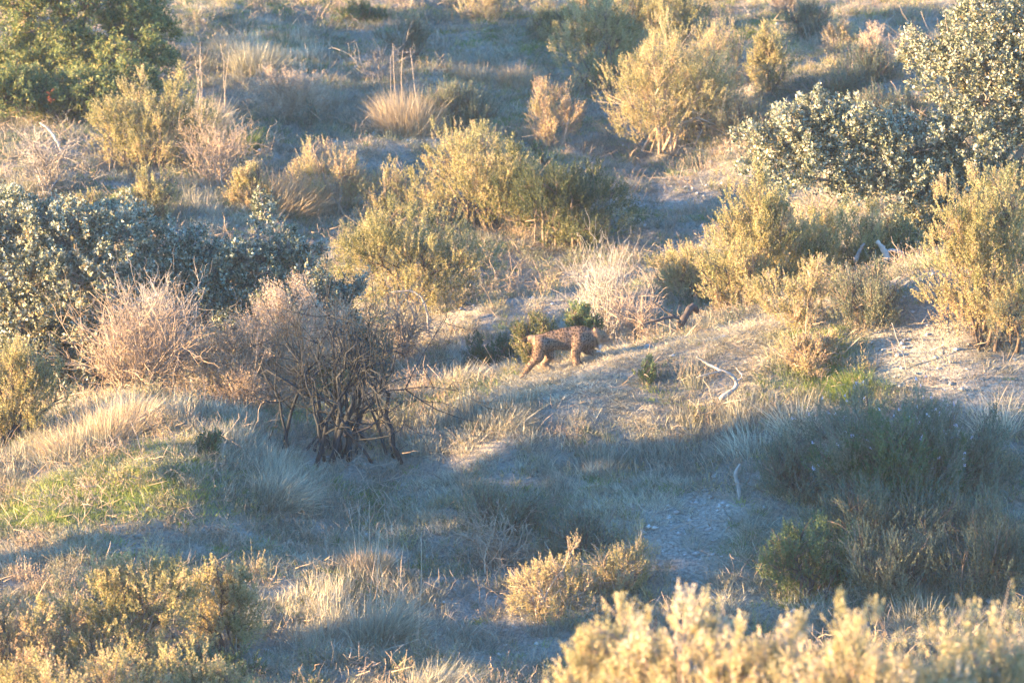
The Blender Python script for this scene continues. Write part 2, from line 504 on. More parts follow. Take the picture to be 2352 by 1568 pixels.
ny, nx = GX.shape
gi = np.arange(nx * ny).reshape(ny, nx)
gq = np.stack([gi[:-1, :-1], gi[:-1, 1:], gi[1:, 1:], gi[1:, :-1]], -1).reshape(-1, 4)
gme = mk_mesh('hillside_ground', np.stack([GX, GY, GZ], -1).reshape(-1, 3), [gq], smooth=True)
for nm in ('bare', 'green'):
    a = gme.attributes.new(nm, 'FLOAT', 'POINT')
    zz = np.clip(zone(nm, GX, GY) * (0.95 if nm == 'bare' else 0.75) * (0.6 + 0.8 * fbm(GX * 3, GY * 3, 3)), 0, 1)
    a.data.foreach_set('value', zz.ravel().astype(np.float32))
gme.materials.append(gm)
ground = bpy.data.objects.new('hillside_ground', gme)
COL.objects.link(ground)
tag(ground, 'dry scrubby hillside ground rising away from the camera', 'ground', kind='structure')

# ------------------------------------------------------------------ plant builders
def make_lobes(rx, ry, H, k, rng, flat=0.0):
    L = []
    for i in range(k):
        a = rng.random() * 2 * PI
        r = 0.62 * math.sqrt(rng.random())
        zc = H * (0.28 + 0.42 * rng.random() * (1 - 0.6 * r))
        s = 0.22 + 0.26 * rng.random()
        L.append((rx * r * math.cos(a), ry * r * math.sin(a), zc, rx * s, ry * s, min(H * (0.2 + 0.25 * rng.random()), H * 1.08 - zc)))
    L.append((rx * 0.15 * rng.normal(), 0, H * 0.36, rx * 0.62, ry * 0.62, H * 0.40))
    # lobes at both flanks so that the outline fills its width, and a skirt that reaches the ground
    L.append((-rx * 0.65, 0, H * 0.34, rx * 0.40, ry * 0.5, H * 0.32))
    L.append((rx * 0.65, 0, H * 0.34, rx * 0.40, ry * 0.5, H * 0.32))
    for i in range(4):
        a = rng.random() * 2 * PI
        L.append((rx * 0.5 * math.cos(a), -abs(ry * 0.6 * math.sin(a)), H * 0.16, rx * 0.45, ry * 0.45, H * 0.22))
    return L


def sample_tufts(L, N, rng, per=14, rad=0.13, inner=0.22):
    M_ = max(6, N // per)
    c, od, kk = sample_lobes(L, M_, rng, inner)
    j = rng.integers(0, M_, N)
    d = nrm(rng.normal(size=(N, 3)) + od[j] * 0.9 + np.array([0, 0, 0.35]))
    r = rad * (0.6 + 0.8 * rng.random(M_))[j] * (0.55 + 0.45 * rng.random(N))
    p = c[j] + d * r[:, None]; o_ = nrm(od[j] * 0.5 + d * 0.8); k2 = kk[j]
    fill = rng.random(N) < 0.42
    pf, of, kf = sample_lobes(L, N, rng, inner * 1.3)
    p[fill] = pf[fill]; o_[fill] = of[fill]; k2[fill] = kf[fill]
    return p, o_, k2, j


def sample_lobes(L, N, rng, inner=0.22, zmin=0.0):
    L = np.array(L)
    w = (L[:, 3] * L[:, 5]) + (L[:, 3] * L[:, 4])
    k = rng.choice(len(L), N, p=w / w.sum())
    d = nrm(rng.normal(size=(N, 3)))
    d[:, 2] = np.where(d[:, 2] < -0.35, -d[:, 2], d[:, 2])
    r = np.clip(1 - np.abs(rng.normal(size=N)) * inner, 0.15, 1)
    p = L[k, :3] + d * L[k, 3:6] * r[:, None]
    p[:, 2] = np.maximum(p[:, 2], zmin)
    return p, d, k


STYLES = {
    # leaves/m2, sprig length, leaves per sprig, leaf length, leaf width, angle, up bias, tone, dead low
    'olive': dict(mat='olive', dens=11500, sl=0.19, nl=20, ll=0.038, lw=0.013, ang=0.65, up=0.8, tone=0.52, low=0.4, wood='bark'),
    'lush':  dict(mat='olive', dens=11500, sl=0.17, nl=20, ll=0.038, lw=0.015, ang=0.7, up=0.7, tone=0.35, low=0.2, wood='bark'),
    'dry':   dict(mat='olive', dens=9500, sl=0.20, nl=20, ll=0.034, lw=0.011, ang=0.6, up=0.8, tone=0.72, low=0.3, wood='twig'),
    'green': dict(mat='green', dens=11500, sl=0.18, nl=20, ll=0.040, lw=0.014, ang=0.65, up=0.8, tone=0.45, low=0.3, wood='bark'),
    'grey':  dict(mat='grey', dens=11000, sl=0.32, nl=24, ll=0.038, lw=0.011, ang=0.4, up=1.3, tone=0.45, low=0.3, wood='bark'),
    'brown': dict(mat='brown', dens=9000, sl=0.26, nl=16, ll=0.034, lw=0.012, ang=0.7, up=0.7, tone=0.5, low=0.1, wood='twig'),
    'fore':  dict(mat='beige', dens=9500, sl=0.17, nl=18, ll=0.036, lw=0.016, ang=0.75, up=0.7, tone=0.55, low=0.2, wood='twig', rad=0.09),
    'leafy': dict(mat='green', dens=6500, sl=0.16, nl=12, ll=0.060, lw=0.026, ang=0.9, up=0.8, tone=0.6, low=0.1, wood='bark'),
}
SEED = [100]
ALL = []


def shrub(name, label, cx, by, w, h, style='olive', d=None, k=None, depth=0.8, group='shrubs on the hillside', dens=1.0, cat='shrub', lean=0.0, tone=None, big=1.0, up=None, flowers=0):
    st = STYLES[style]
    SEED[0] += 1
    rng = np.random.default_rng(SEED[0])
    o, dd = spot(cx, by, d)
    s = dd / F
    rx = w * s / 2 * 1.15; H = h * s * 1.1; ry = rx * depth
    if d is None:      # the stand's near edge shows at by: its middle lies a little behind
        o = o + np.array([0, ry * 0.5, 0])
        o[2] = float(terr(o[0], o[1]))
    o[2] -= 0.02
    k = min(k or int(6 + rx * 2 * H * 3), 18)
    Lb = make_lobes(rx, ry, H, k, rng)
    N = max(40, int(st['dens'] * dens * (2 * rx) * H / st['nl'] / (big ** 2)))
    tips, out, kk, tj = sample_tufts(Lb, N, rng, per=st.get('per', 16), rad=st.get('rad', 0.12), inner=0.24)
    ttone = rng.normal(size=N)[tj] * 0.13
    tips[:, 0] += lean * tips[:, 2]
    radial = nrm(tips - np.array([0, 0, -0.25 * H]))
    dirs = nrm(radial * 0.5 + out * 0.6 + np.array([0, 0, (up if up is not None else st['up']) * 0.55]) + rng.normal(size=(N, 3)) * 0.22)
    L = st['sl'] * big * (0.6 + 0.8 * rng.random(N)) * min(1.0, 0.55 + 0.35 * H)
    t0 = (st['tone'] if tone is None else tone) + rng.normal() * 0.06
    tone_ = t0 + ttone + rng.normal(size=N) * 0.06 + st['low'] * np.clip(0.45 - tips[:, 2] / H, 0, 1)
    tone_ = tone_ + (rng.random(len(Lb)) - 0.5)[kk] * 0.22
    # uneven ground under the rim
    gz = terr(tips[:, 0] + o[0], tips[:, 1] + o[1]) - o[2]
    tips[:, 2] = np.maximum(tips[:, 2], gz * np.clip(1 - tips[:, 2] / H, 0, 1) + 0.06 * H + tips[:, 2] * 0.0)
    fb = Buf()
    sprigs(fb, tips, dirs, L, st['nl'], st['ll'] * big, st['lw'] * big, st['ang'], rng, np.clip(tone_, 0, 1))
    # stems
    sb = Buf()
    ns = int(6 + 5 * min(rx * 2, 3))
    ti = rng.choice(N, ns, replace=N < ns)
    tp = tips[ti] * np.array([0.8, 0.8, 0.8])
    b0 = rng.normal(size=(ns, 3)) * np.array([rx * 0.16, ry * 0.16, 0])
    b0[:, 2] = -0.04
    mid = b0 * 0.7 + tp * 0.3 + np.array([0, 0, 1]) * H * 0.22 + rng.normal(size=(ns, 3)) * 0.05 * H
    SP = wobble(bez(b0, mid, tp, 8), 0.015 * H, rng)
    R = (0.006 + 0.010 * min(H, 2)) * np.linspace(1, 0.3, 8)[None] * (0.6 + 0.8 * rng.random((ns, 1)))
    V, q = tubes(SP, R, 5, rng)
    sb.add(V, q, rng.random())
    # twigs from the stems to the sprigs
    pts = SP[:, 2:].reshape(-1, 3); tang = nrm(SP[:, 2:] - SP[:, 1:-1]).reshape(-1, 3)
    NT = min(N, 260)
    sel = rng.choice(N, NT, replace=False)
    base = tips[sel] - dirs[sel] * L[sel, None]
    D2 = np.linalg.norm(base[:, None] - pts[None], axis=-1) + 1.5 * np.clip(pts[None, :, 2] - base[:, None, 2], 0, 9)
    j = D2.argmin(1)
    ln = np.linalg.norm(base - pts[j], axis=1)[:, None]
    TP = bez(pts[j], pts[j] + tang[j] * ln * 0.5, tips[sel], 4)
    TP = wobble(TP, 0.012, rng)
    V, q = tubes(TP, np.linspace(0.0055, 0.002, 4)[None] * np.ones((NT, 1)) * big, 3, rng)
    sb.add(V, q, np.repeat(rng.random(NT), 12))
    root = empty(name, o)
    tag(root, label, cat, group)
    f = fb.obj('foliage', M[st['mat']], root)
    tag(f, kind='stuff')
    sb.obj('stems', M[st['wood']], root)
    if flowers:
        wb = Buf()
        fj = rng.choice(N, flowers, replace=False)
        sprigs(wb, tips[fj] + dirs[fj] * 0.02, dirs[fj], np.full(flowers, 0.03), 5, 0.022, 0.016, 1.1, rng, rng.random(flowers), tri=False)
        tag(wb.obj('flowers', M['flower'], root), 'tiny pale lilac flowers', kind='stuff')
    ALL.append((root, dd))
    return root


def dead_shrub(name, label, cx, by, w, h, wood='twig', d=None, nstem=9, ntwig=900, up=0.6, depth=0.8, group='dead twiggy bushes', leaf=None, leafn=0, thick=1.0, lean=0.0, twl=0.30, fan=1.0, sprawl=0.10):
    SEED[0] += 1
    rng = np.random.default_rng(SEED[0])
    o, dd = spot(cx, by, d)
    s = dd / F
    rx = w * s / 2; H = h * s; ry = rx * depth
    o[2] -= 0.02
    root = empty(name, o)
    tag(root, label, 'dead bush', group)
    a = rng.random(nstem) * 2 * PI
    a = np.linspace(0, 2 * PI, nstem, endpoint=False) + rng.normal(size=nstem) * 0.3
    rr = (0.25 + 0.75 * rng.random(nstem)) * 0.85 * fan
    tp = np.stack([rx * rr * np.cos(a), ry * rr * np.sin(a), H * (1.0 - 0.45 * rr ** 2) * (0.75 + 0.25 * rng.random(nstem))], 1)
    tp[:, 0] += lean * H
    b0 = rng.normal(size=(nstem, 3)) * np.array([rx * sprawl, ry * sprawl, 0]); b0[:, 2] = -0.05
    mid = b0 + (tp - b0) * 0.35 + np.array([0, 0, 0.18 * H]) + rng.normal(size=(nstem, 3)) * 0.06 * H
    SP = wobble(bez(b0, mid, tp, 9), (0.02 + 0.10 * max(0, sprawl - 0.1)) * H, rng)
    R = 0.021 * thick * np.linspace(1, 0.25, 9)[None] * (0.5 + 0.7 * rng.random((nstem, 1)))
    for i in range(nstem):
        sb = Buf()
        V, q = tubes(SP[i:i + 1], R[i:i + 1], 6, rng)
        sb.add(V, q, rng.random())
        sb.obj('branch', M[wood], root, smooth=True)
    pts = SP[:, 2:].reshape(-1, 3)
    tang = nrm(SP[:, 2:] - SP[:, 1:-1]).reshape(-1, 3)
    tb = Buf()
    lvl_pts, lvl_t = pts, tang
    fb = Buf() if leafn else None
    tot = 0
    for lev, (cnt, ln, rad) in enumerate([(ntwig // 8, twl * 1.5, 0.008), (ntwig * 3 // 8, twl, 0.0048), (ntwig // 2, twl * 0.6, 0.0034)]):
        j = rng.integers(0, len(lvl_pts), cnt)
        p = lvl_pts[j]
        dr = nrm(lvl_t[j] * 0.7 + rng.normal(size=(cnt, 3)) * 0.55 + np.array([0, 0, up]) * 0.5)
        le = ln * (0.5 + rng.random(cnt))[:, None] * (0.5 + 0.5 * min(H, 1.4))
        e = p + dr * le
        e[:, 2] = np.maximum(e[:, 2], 0.03)
        TP = wobble(bez(p, p + (dr + rng.normal(size=(cnt, 3)) * 0.25) * le * 0.5, e, 5), 0.016, rng)
        V, q = tubes(TP, rad * thick ** 0.5 * np.linspace(1, 0.35, 5)[None] * np.ones((cnt, 1)), 3, rng)
        tb.add(V, q, np.repeat(rng.random(cnt), 15))
        lvl_pts = TP[:, 1:].reshape(-1, 3)
        lvl_t = nrm(TP[:, 1:] - TP[:, :-1]).reshape(-1, 3)
    tw = tb.obj('twigs', M[wood], root)
    tag(tw, kind='stuff')
    if leafn:
        st = STYLES[leaf]
        j = rng.integers(0, len(lvl_pts), leafn)
        sprigs(fb, lvl_pts[j] + lvl_t[j] * 0.05, nrm(lvl_t[j] + np.array([0, 0, 0.3])), np.full(leafn, 0.12), 9, st['ll'], st['lw'] * 1.2, st['ang'], rng, np.clip(st['tone'] + rng.normal(size=leafn) * 0.15, 0, 1))
        tag(fb.obj('foliage', M[st['mat']], root), kind='stuff')
    ALL.append((root, dd))
    return root


def blades(P, D, L, W, bend, rng):
    """grass blades of two segments: P base, D direction, bend (n,3) tip displacement"""
    n_ = len(P)
    side = nrm(np.cross(D, rng.normal(size=(n_, 3))))
    L_ = L[:, None]; W_ = W[:, None]
    m = P + D * L_ * 0.55 + bend * 0.28
    t = P + D * L_ * 0.95 + bend
    V = np.stack([P - side * W_ * 0.5, P + side * W_ * 0.5, m + side * W_ * 0.42, m - side * W_ * 0.42, t], 1).reshape(-1, 3)
    i = np.arange(n_)[:, None] * 5
    return V, [i + np.array([[0, 1, 2, 3]]), i + np.array([[3, 2, 4]])]


def tuft(name, label, cx, by, w, h, mat='straw', nb=400, d=None, spread=0.5, depth=0.7, group='dry grass tufts', droop=0.35, wid=0.0055, tone=0.5, cat='grass tuft', stalks=0):
    SEED[0] += 1
    rng = np.random.default_rng(SEED[0])
    o, dd = spot(cx, by, d)
    s = dd / F
    rx = w * s / 2; H = h * s; ry = rx * depth
    a = rng.random(nb) * 2 * PI; r = np.sqrt(rng.random(nb)) * (1 - spread * 0.5)
    P = np.stack([rx * r * np.cos(a), ry * r * np.sin(a), np.zeros(nb)], 1)
    P[:, 2] = terr(P[:, 0] + o[0], P[:, 1] + o[1]) - o[2] - 0.02
    outw = np.stack([np.cos(a) * rx, np.sin(a) * ry, np.zeros(nb)], 1) * r[:, None]
    L = H * (0.55 + 0.5 * rng.random(nb)) * (1.05 - 0.35 * r)
    wind = rng.normal(size=3) * np.array([0.35, 0.3, 0])
    D = nrm(outw / max(rx, 0.01) * spread * 0.7 + np.array([0, 0, 1.0]) + wind + rng.normal(size=(nb, 3)) * 0.3)
    low = rng.random(nb) < 0.3
    L[low] *= 0.55
    D[low] = nrm(D[low] + rng.normal(size=(low.sum(), 3)) * 0.7 * np.array([1, 1, 0.1]))
    bend = outw * droop * 0.6 + rng.normal(size=(nb, 3)) * 0.10 * L[:, None] - np.array([0, 0, 1]) * (L * droop * 0.3)[:, None]
    b = Buf()
    V, q = blades(P, D, L, wid * (0.6 + 0.8 * rng.random(nb)), bend, rng)
    b.add(V, q, np.repeat(np.clip(tone * 0.85 + rng.normal(size=nb) * 0.2, 0, 1), 5))
    root = b.obj(name, M[mat], None, origin=None)
    root.location = o
    tag(root, label, cat, group)
    if stalks:
        sb = Buf()
        p = rng.normal(size=(stalks, 3)) * np.array([rx * 0.4, ry * 0.4, 0])
        e = p + np.stack([rng.normal(size=stalks) * 0.12 * H, rng.normal(size=stalks) * 0.1, H * (1.1 + 0.5 * rng.random(stalks))], 1)
        TP = wobble(bez(p, (p + e) / 2 + rng.normal(size=p.shape) * 0.05, e, 6), 0.012, rng)
        V, q = tubes(TP, np.linspace(0.006, 0.003, 6)[None] * np.ones((stalks, 1)), 4, rng)
        sb.add(V, q, 0.8)
        sb.obj('stalks', M['twig'], root)
    return root


def stick(name, label, pts, r0, r1, wood, cat='dead branch', group=None, forks=(), d=None, lift=0.0):
    """a fallen branch along picture points: each (px, py, height above ground, depth offset)"""
    SEED[0] += 1
    rng = np.random.default_rng(SEED[0])
    o, dd = spot(pts[0][0], pts[0][1], d)
    dd -= lift

    def world_line(pl, S):
        q = []
        for (px, py, dz) in pl:
            q.append(at(px, py, dd + dz))
        q = np.array(q)
        t = np.linspace(0, len(q) - 1, S)
        i = np.minimum(t.astype(int), len(q) - 2); f = (t - i)[:, None]
        pr = q[np.maximum(i - 1, 0)]; p0 = q[i]; p1 = q[i + 1]; p2 = q[np.minimum(i + 2, len(q) - 1)]
        return 0.5 * ((2 * p0) + (p1 - pr) * f + (2 * pr - 5 * p0 + 4 * p1 - p2) * f ** 2 + (3 * p0 - pr - 3 * p1 + p2) * f ** 3)
    root = empty(name, o)
    tag(root, label, cat, group)
    allp = [(pts, r0, r1)] + list(forks)
    for pl, a, b_ in allp:
        S = 4 * len(pl)
        ln = world_line(pl, S)[None] - o
        ln = ln + rng.normal(size=ln.shape) * 0.004
        bb = Buf()
        R = np.linspace(a, b_, S)[None] * (1 + 0.12 * rng.normal(size=(1, S)))
        V, q = tubes(ln, R, 7, rng)
        bb.add(V, q, rng.random())
        bb.obj('branch', M[wood], root, smooth=True)
    return root


def tree(name, label, lobes, base_px, base_d, leafmat, wood, nl, ll, lw, sl, ang, dens, rng, tone=0.45, up=0.3, cat='tree', group=None, trunk_r=0.12, inner=0.2, extra=None):
    base_d = DM(base_d)
    o, _ = col_at(base_px, base_d)
    o[2] -= 0.05
    LB = []
    for px, py, rw, rh, dz in lobes:
        d = base_d + dz
        c = at(px, py, d) - o
        s = d / F
        LB.append((c[0], c[1], c[2], rw * s, rw * s * 0.85, rh * s))
    A = sum(l_[3] * l_[5] * PI for l_ in LB)
    N = int(dens * A / nl)
    tips, out, kk, tj = sample_tufts(LB, N, rng, per=13, rad=0.14, inner=inner)
    # break the lobes into clumps
    cl = nrm(rng.normal(size=(N, 3)))
    tips = tips + out * ((fbm(tips[:, 0] * 3.1 + tips[:, 2] * 2.3, tips[:, 1] * 3.1 - tips[:, 2] * 1.9, 3) - 0.5) * 0.55)[:, None]
    dirs = nrm(out * 0.9 + np.array([0, 0, up]) + rng.normal(size=(N, 3)) * 0.4)
    L = sl * (0.6 + 0.8 * rng.random(N))
    g = terr(tips[:, 0] + o[0], tips[:, 1] + o[1]) - o[2]
    tips[:, 2] = np.maximum(tips[:, 2], g + 0.1)
    root = empty(name, o)
    tag(root, label, cat, group)
    fb = Buf()
    sprigs(fb, tips, dirs, L, nl, ll, lw, ang, rng, np.clip(tone + rng.normal(size=N) * 0.1 + rng.normal(size=N)[tj] * 0.08 + (rng.random(len(LB)) - 0.5)[kk] * 0.1, 0, 1), tonespread=0.6, tri=False)
    tag(fb.obj('crown', M[leafmat], root), kind='stuff')
    # trunk and limbs
    top = np.array([np.mean([l_[0] for l_ in LB]), np.mean([l_[1] for l_ in LB]), np.mean([l_[2] for l_ in LB])])
    tb = Buf()
    fork = top * np.array([0.3, 0.3, 0.45])
    TP = wobble(bez(np.array([[0, 0, -0.1]]), np.array([[0.05, 0, 0.3]]), fork[None], 8), 0.02, rng)
    V, q = tubes(TP, trunk_r * np.linspace(1.25, 0.8, 8)[None], 9, rng)
    tb.add(V, q, 0.4)
    trunk = tb.obj('trunk', M[wood], root, smooth=True)
    LP = []
    for l_ in LB:
        c = np.array(l_[:3])
        P_ = wobble(bez(fork[None], (fork + c)[None] / 2 + np.array([[0, 0, 0.2]]), c[None], 8), 0.04, rng)
        lb = Buf()
        V, q = tubes(P_, trunk_r * 0.4 * np.linspace(1, 0.3, 8)[None], 7, rng)
        lb.add(V, q, rng.random())
        lb.obj('limb', M[wood], trunk, smooth=True)
        LP.append(P_[0])
    pts = np.concatenate([p[3:] for p in LP])
    NT = min(N, 900)
    sel = rng.choice(N, NT, replace=False)
    base = tips[sel] - dirs[sel] * L[sel, None]
    j = np.linalg.norm(base[:, None] - pts[None], axis=-1).argmin(1)
    ctl = (pts[j] + base) / 2 + rng.normal(size=base.shape) * 0.08
    TP = wobble(bez(pts[j], ctl, tips[sel], 6), 0.02, rng)
    wb = Buf()
    V, q = tubes(TP, np.linspace(0.014, 0.003, 6)[None] * np.ones((NT, 1)), 3, rng)
    wb.add(V, q, np.repeat(rng.random(NT), 18))
    tag(wb.obj('twigs', M[wood], root), kind='stuff')
    if extra:
        extra(root, o)
    ALL.append((root, base_d))
    return root


# ------------------------------------------------------------------ trees
R_ = np.random.default_rng
tree('holm_oak', 'big pale-leaved holm oak filling the top right of the hillside',
     [(2330, 90, 190, 130, 0), (2270, 200, 170, 120, -0.3), (2420, 220, 220, 170, 0), (2180, 130, 110, 70, 0.2), (2130, 140, 70, 60, 0.3), (2300, 330, 210, 120, -0.2), (1870, 290, 110, 70, -0.3),
      (1800, 350, 110, 80, -0.4), (1950, 330, 130, 90, -0.5), (2070, 350, 140, 90, -0.4), (1880, 410, 130, 90, -0.6), (2050, 440, 150, 90, -0.5), (2230, 440, 170, 100, -0.2), (2150, 540, 90, 70, 0), (2560, 150, 230, 230, 0.3), (2600, 400, 200, 180, 0.2), (2200, 600, 130, 70, -0.1), (2080, 560, 110, 70, -0.2), (2330, 560, 160, 90, 0), (2450, 30, 160, 140, 0.4)],
     2230, 76.0, 'oak', 'greybark', 11, 0.058, 0.034, 0.16, 1.0, 4300, R_(1), tone=0.47, up=0.35, trunk_r=0.16, cat='tree', group='holm oaks')
tree('holm_oak', 'low spreading holm oak in the gully at the left edge of the picture',
     [(40, 520, 130, 75, 0), (150, 530, 130, 75, -0.2), (270, 540, 110, 75, 0), (60, 640, 160, 100, -0.3), (200, 650, 150, 100, -0.4), (320, 640, 110, 90, -0.1), (80, 760, 150, 90, -0.3), (230, 770, 130, 90, -0.3), (40, 850, 170, 80, -0.3), (220, 860, 170, 80, -0.3), (-60, 760, 130, 110, 0), (-120, 600, 160, 140, 0)],
     150, 75.5, 'oak', 'greybark', 11, 0.056, 0.032, 0.16, 1.0, 5200, R_(2), tone=0.5, up=0.35, trunk_r=0.12, group='holm oaks')
tree('holm_oak', 'blue-green young holm oak behind the withered thicket, with loose upright shoots',
     [(425, 555, 75, 55, 0), (400, 640, 90, 80, 0), (480, 620, 100, 70, -0.1), (590, 600, 100, 60, 0), (600, 510, 42, 55, 0.1), (660, 590, 70, 60, 0), (520, 690, 130, 80, -0.2), (680, 680, 110, 80, -0.2), (790, 690, 60, 70, 0), (735, 570, 16, 40, 0), (600, 740, 150, 70, -0.3), (440, 740, 110, 80, -0.3), (760, 760, 100, 70, -0.1)],
     560, 75.6, 'oak', 'greybark', 11, 0.054, 0.030, 0.15, 1.0, 4600, R_(3), tone=0.36, up=0.5, trunk_r=0.09, group='holm oaks')


def added_shade_oak(label, px, d, seed, r=150, z0=0.0):  # oak added out of view, its raised crown placed to shade the slopes
    p, _ = col_at(px, DM(d))
    gy = CY - ((p - np.array([0, 0, CAMZ])) @ UPV) / DM(d) * F
    k = F / DM(d)          # picture units per metre
    lob = []
    q = R_(seed)
    for i in range(11):
        a = q.random() * 2 * PI; rr = r * (0.3 + 0.55 * q.random())
        lob.append((px + rr * math.cos(a), gy - k * (1.9 + z0 + 1.9 * q.random()), r * 0.75, k * 0.75, rr / k * math.sin(a) * 1.6))
    return tree('holm_oak', label, lob, px, d, 'oak', 'greybark', 11, 0.085, 0.052, 0.2, 1.0, 900, q, tone=0.5, up=0.35, trunk_r=0.17, group='holm oaks')


def copy_thing(root, loc, rz, sc, label):
    """a copy of a thing with copies of its parts and sub-parts, sharing their meshes"""
    r = root.copy(); COL.objects.link(r)
    r.location = loc; r.rotation_euler = (0, 0, rz); r.scale = (sc, sc, sc)
    r['label'] = label
    for ch in list(root.children):
        c = ch.copy(); COL.objects.link(c); c.parent = r
        for g in ch.children:
            e = g.copy(); COL.objects.link(e); e.parent = c
    return r


oak0 = added_shade_oak('tall unseen holm oak added left of the picture to shade the near slope, nearest of the row', -1100, 63.2, 51, 300, 0.4)
for lab, px, d, rz, sc in (  # added copies out of view, sized for the shade they throw
        ('tall unseen holm oak added left of the picture to shade the near slope, middle of the row', -1500, 62.9, 1.9, 1.05),
        ('tall unseen holm oak added left of the picture to shade the near slope, farthest of the row', -1150, 63.7, 4.1, 0.9),
        ('largest unseen holm oak, added left of the picture so its high crown shades the right foreground', -1700, 60.0, 2.6, 1.85),
        ('smaller unseen holm oak added left of the picture to shade the upper slope, nearer one', -520, 96.6, 5.0, 0.54),
        ('smaller unseen holm oak added left of the picture to shade the upper slope, farther one', -460, 98.0, 3.0, 0.54)):
    p, _ = col_at(px, DM(d))
    copy_thing(oak0, (p[0], p[1], p[2] - 0.05), rz, sc, lab)


def red_bits(root, o):
    b = Buf()
    rng = R_(77)
    c = at(117, 222, DM(91.0)) - o
    sprigs(b, c + rng.normal(size=(7, 3)) * 0.03, nrm(rng.normal(size=(7, 3))), np.full(7, 0.07), 8, 0.035, 0.012, 0.8, rng, np.full(7, 0.5))
    tag(b.obj('red_leaves', M['red'], root), 'small cluster of bright red leaves', kind='stuff')


tree('evergreen_tree', 'dense dark evergreen tree in the top left corner, its left half sunlit',
     [(70, 40, 110, 130, 0), (200, 30, 120, 120, 0.2), (300, 90, 95, 100, 0.2), (40, 160, 90, 100, -0.2), (150, 150, 110, 100, -0.3), (250, 170, 100, 70, -0.8), (340, 140, 70, 60, -0.4), (20, 240, 80, 60, -2.0), (320, 40, 70, 60, 0.4), (100, 220, 80, 55, -1.8), (10, 235, 90, 80, -2.0), (200, 230, 110, 65, -1.8), (300, 210, 90, 65, -1.4), (120, -120, 170, 130, 0.2), (360, 80, 50, 45, 0.3)],
     150, 94.6, 'dark', 'bark', 14, 0.075, 0.026, 0.26, 0.9, 3500, R_(4), tone=0.62, up=-0.15, trunk_r=0.14, extra=red_bits)

# ------------------------------------------------------------------ shrubs
G1 = 'shrubs on the far slope'
shrub('leafy_bush', 'small pale-leaved bush at the foot of the dark evergreen tree', 130, 290, 105, 95, 'lush', group=G1)
shrub('broom_shrub', 'wide sprawling broom with upright green tips left of the straw dome', 360, 400, 290, 225, 'olive', group=G1, k=10)
shrub('broom_shrub', 'low yellow-green shrub top peeping over the left oak, nearer the edge', 215, 480, 180, 130, 'olive', d=85.0, group=G1)
shrub('broom_shrub', 'yellow-green shrub right behind the left oak crown', 350, 525, 115, 140, 'olive', group=G1)
shrub('broom_shrub', 'narrow yellow-green shrub left of the brown dry-grass hump', 570, 485, 100, 125, 'olive', group=G1)
shrub('broom_shrub', 'broad shrub with pale tips right of the brown dry-grass hump', 755, 505, 180, 185, 'dry', group=G1)
shrub('broom_shrub', 'small dark-green tussock bush on the pale mid slope, left of the straw mound', 708, 305, 56, 60, 'grey', group=G1)
shrub('withered_shrub', 'brown withered shrub among pale stalks in the upper left centre', 655, 290, 220, 140, 'brown', group=G1)
shrub('broom_shrub', 'small green bush growing out of the brown withered shrub', 668, 225, 64, 85, 'olive', d=94.5, group=G1)
shrub('dark_shrub', 'dark leafy shrub leaning on the straw mound in the upper centre', 1050, 310, 170, 140, 'grey', group=G1, tone=0.35)
shrub('broom_shrub', 'tiny bright-green bush at the foot of the straw mound', 1008, 305, 60, 55, 'olive', group=G1)
shrub('broom_shrub', 'ragged brown-green shrub left of the great golden shrub', 1272, 345, 125, 160, 'dry', group=G1)
shrub('shaded_shrub', 'tall shaded grey-green shrub in the upper centre', 925, 150, 125, 105, 'grey', group=G1)
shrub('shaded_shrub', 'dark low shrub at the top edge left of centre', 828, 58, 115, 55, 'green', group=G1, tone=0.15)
shrub('broom_shrub', 'sunlit straw-green shrub cut by the top edge at centre', 1115, 50, 135, 80, 'dry', group=G1)
shrub('broom_shrub', 'golden shrub below the top edge, right of centre', 1265, 95, 100, 85, 'olive', group=G1)
shrub('shaded_shrub', 'brown-shadowed shrub at the top edge above the golden shrubs', 1335, 70, 100, 110, 'dry', group=G1)
shrub('broom_shrub', 'golden shrub with a lit left side next to the great golden shrub', 1375, 225, 215, 215, 'olive', group=G1, tone=0.6)
shrub('great_golden_shrub', 'largest golden shrub of the far slope, brown below', 1540, 368, 320, 315, 'dry', group=G1, k=18, dens=1.3, tone=0.66)
shrub('broom_shrub', 'green-topped shrub behind the largest golden shrub', 1550, 110, 150, 140, 'olive', group=G1)
shrub('broom_shrub', 'yellow shrub standing alone in the shade right of the largest golden shrub', 1770, 225, 115, 165, 'olive', group=G1, tone=0.6)
shrub('broom_shrub', 'brown shrub at the top edge left of the big oak', 1812, 40, 85, 75, 'brown', group=G1)
shrub('broom_shrub', 'faint orange-tipped shrub in the shade beside the big oak', 1925, 110, 75, 75, 'dry', group=G1)
shrub('broom_shrub', 'faint pink-brown shrub nearest the big oak', 2012, 150, 75, 95, 'brown', group=G1)
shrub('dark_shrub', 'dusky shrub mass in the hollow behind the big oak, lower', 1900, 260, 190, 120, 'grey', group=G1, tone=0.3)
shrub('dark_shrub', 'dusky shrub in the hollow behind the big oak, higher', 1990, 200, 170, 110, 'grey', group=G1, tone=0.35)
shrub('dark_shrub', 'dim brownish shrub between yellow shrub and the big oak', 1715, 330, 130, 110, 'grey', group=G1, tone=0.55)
shrub('dark_shrub', 'dim shrub in the deep shade left of the big oak crown', 2040, 300, 150, 110, 'grey', group=G1, tone=0.35)

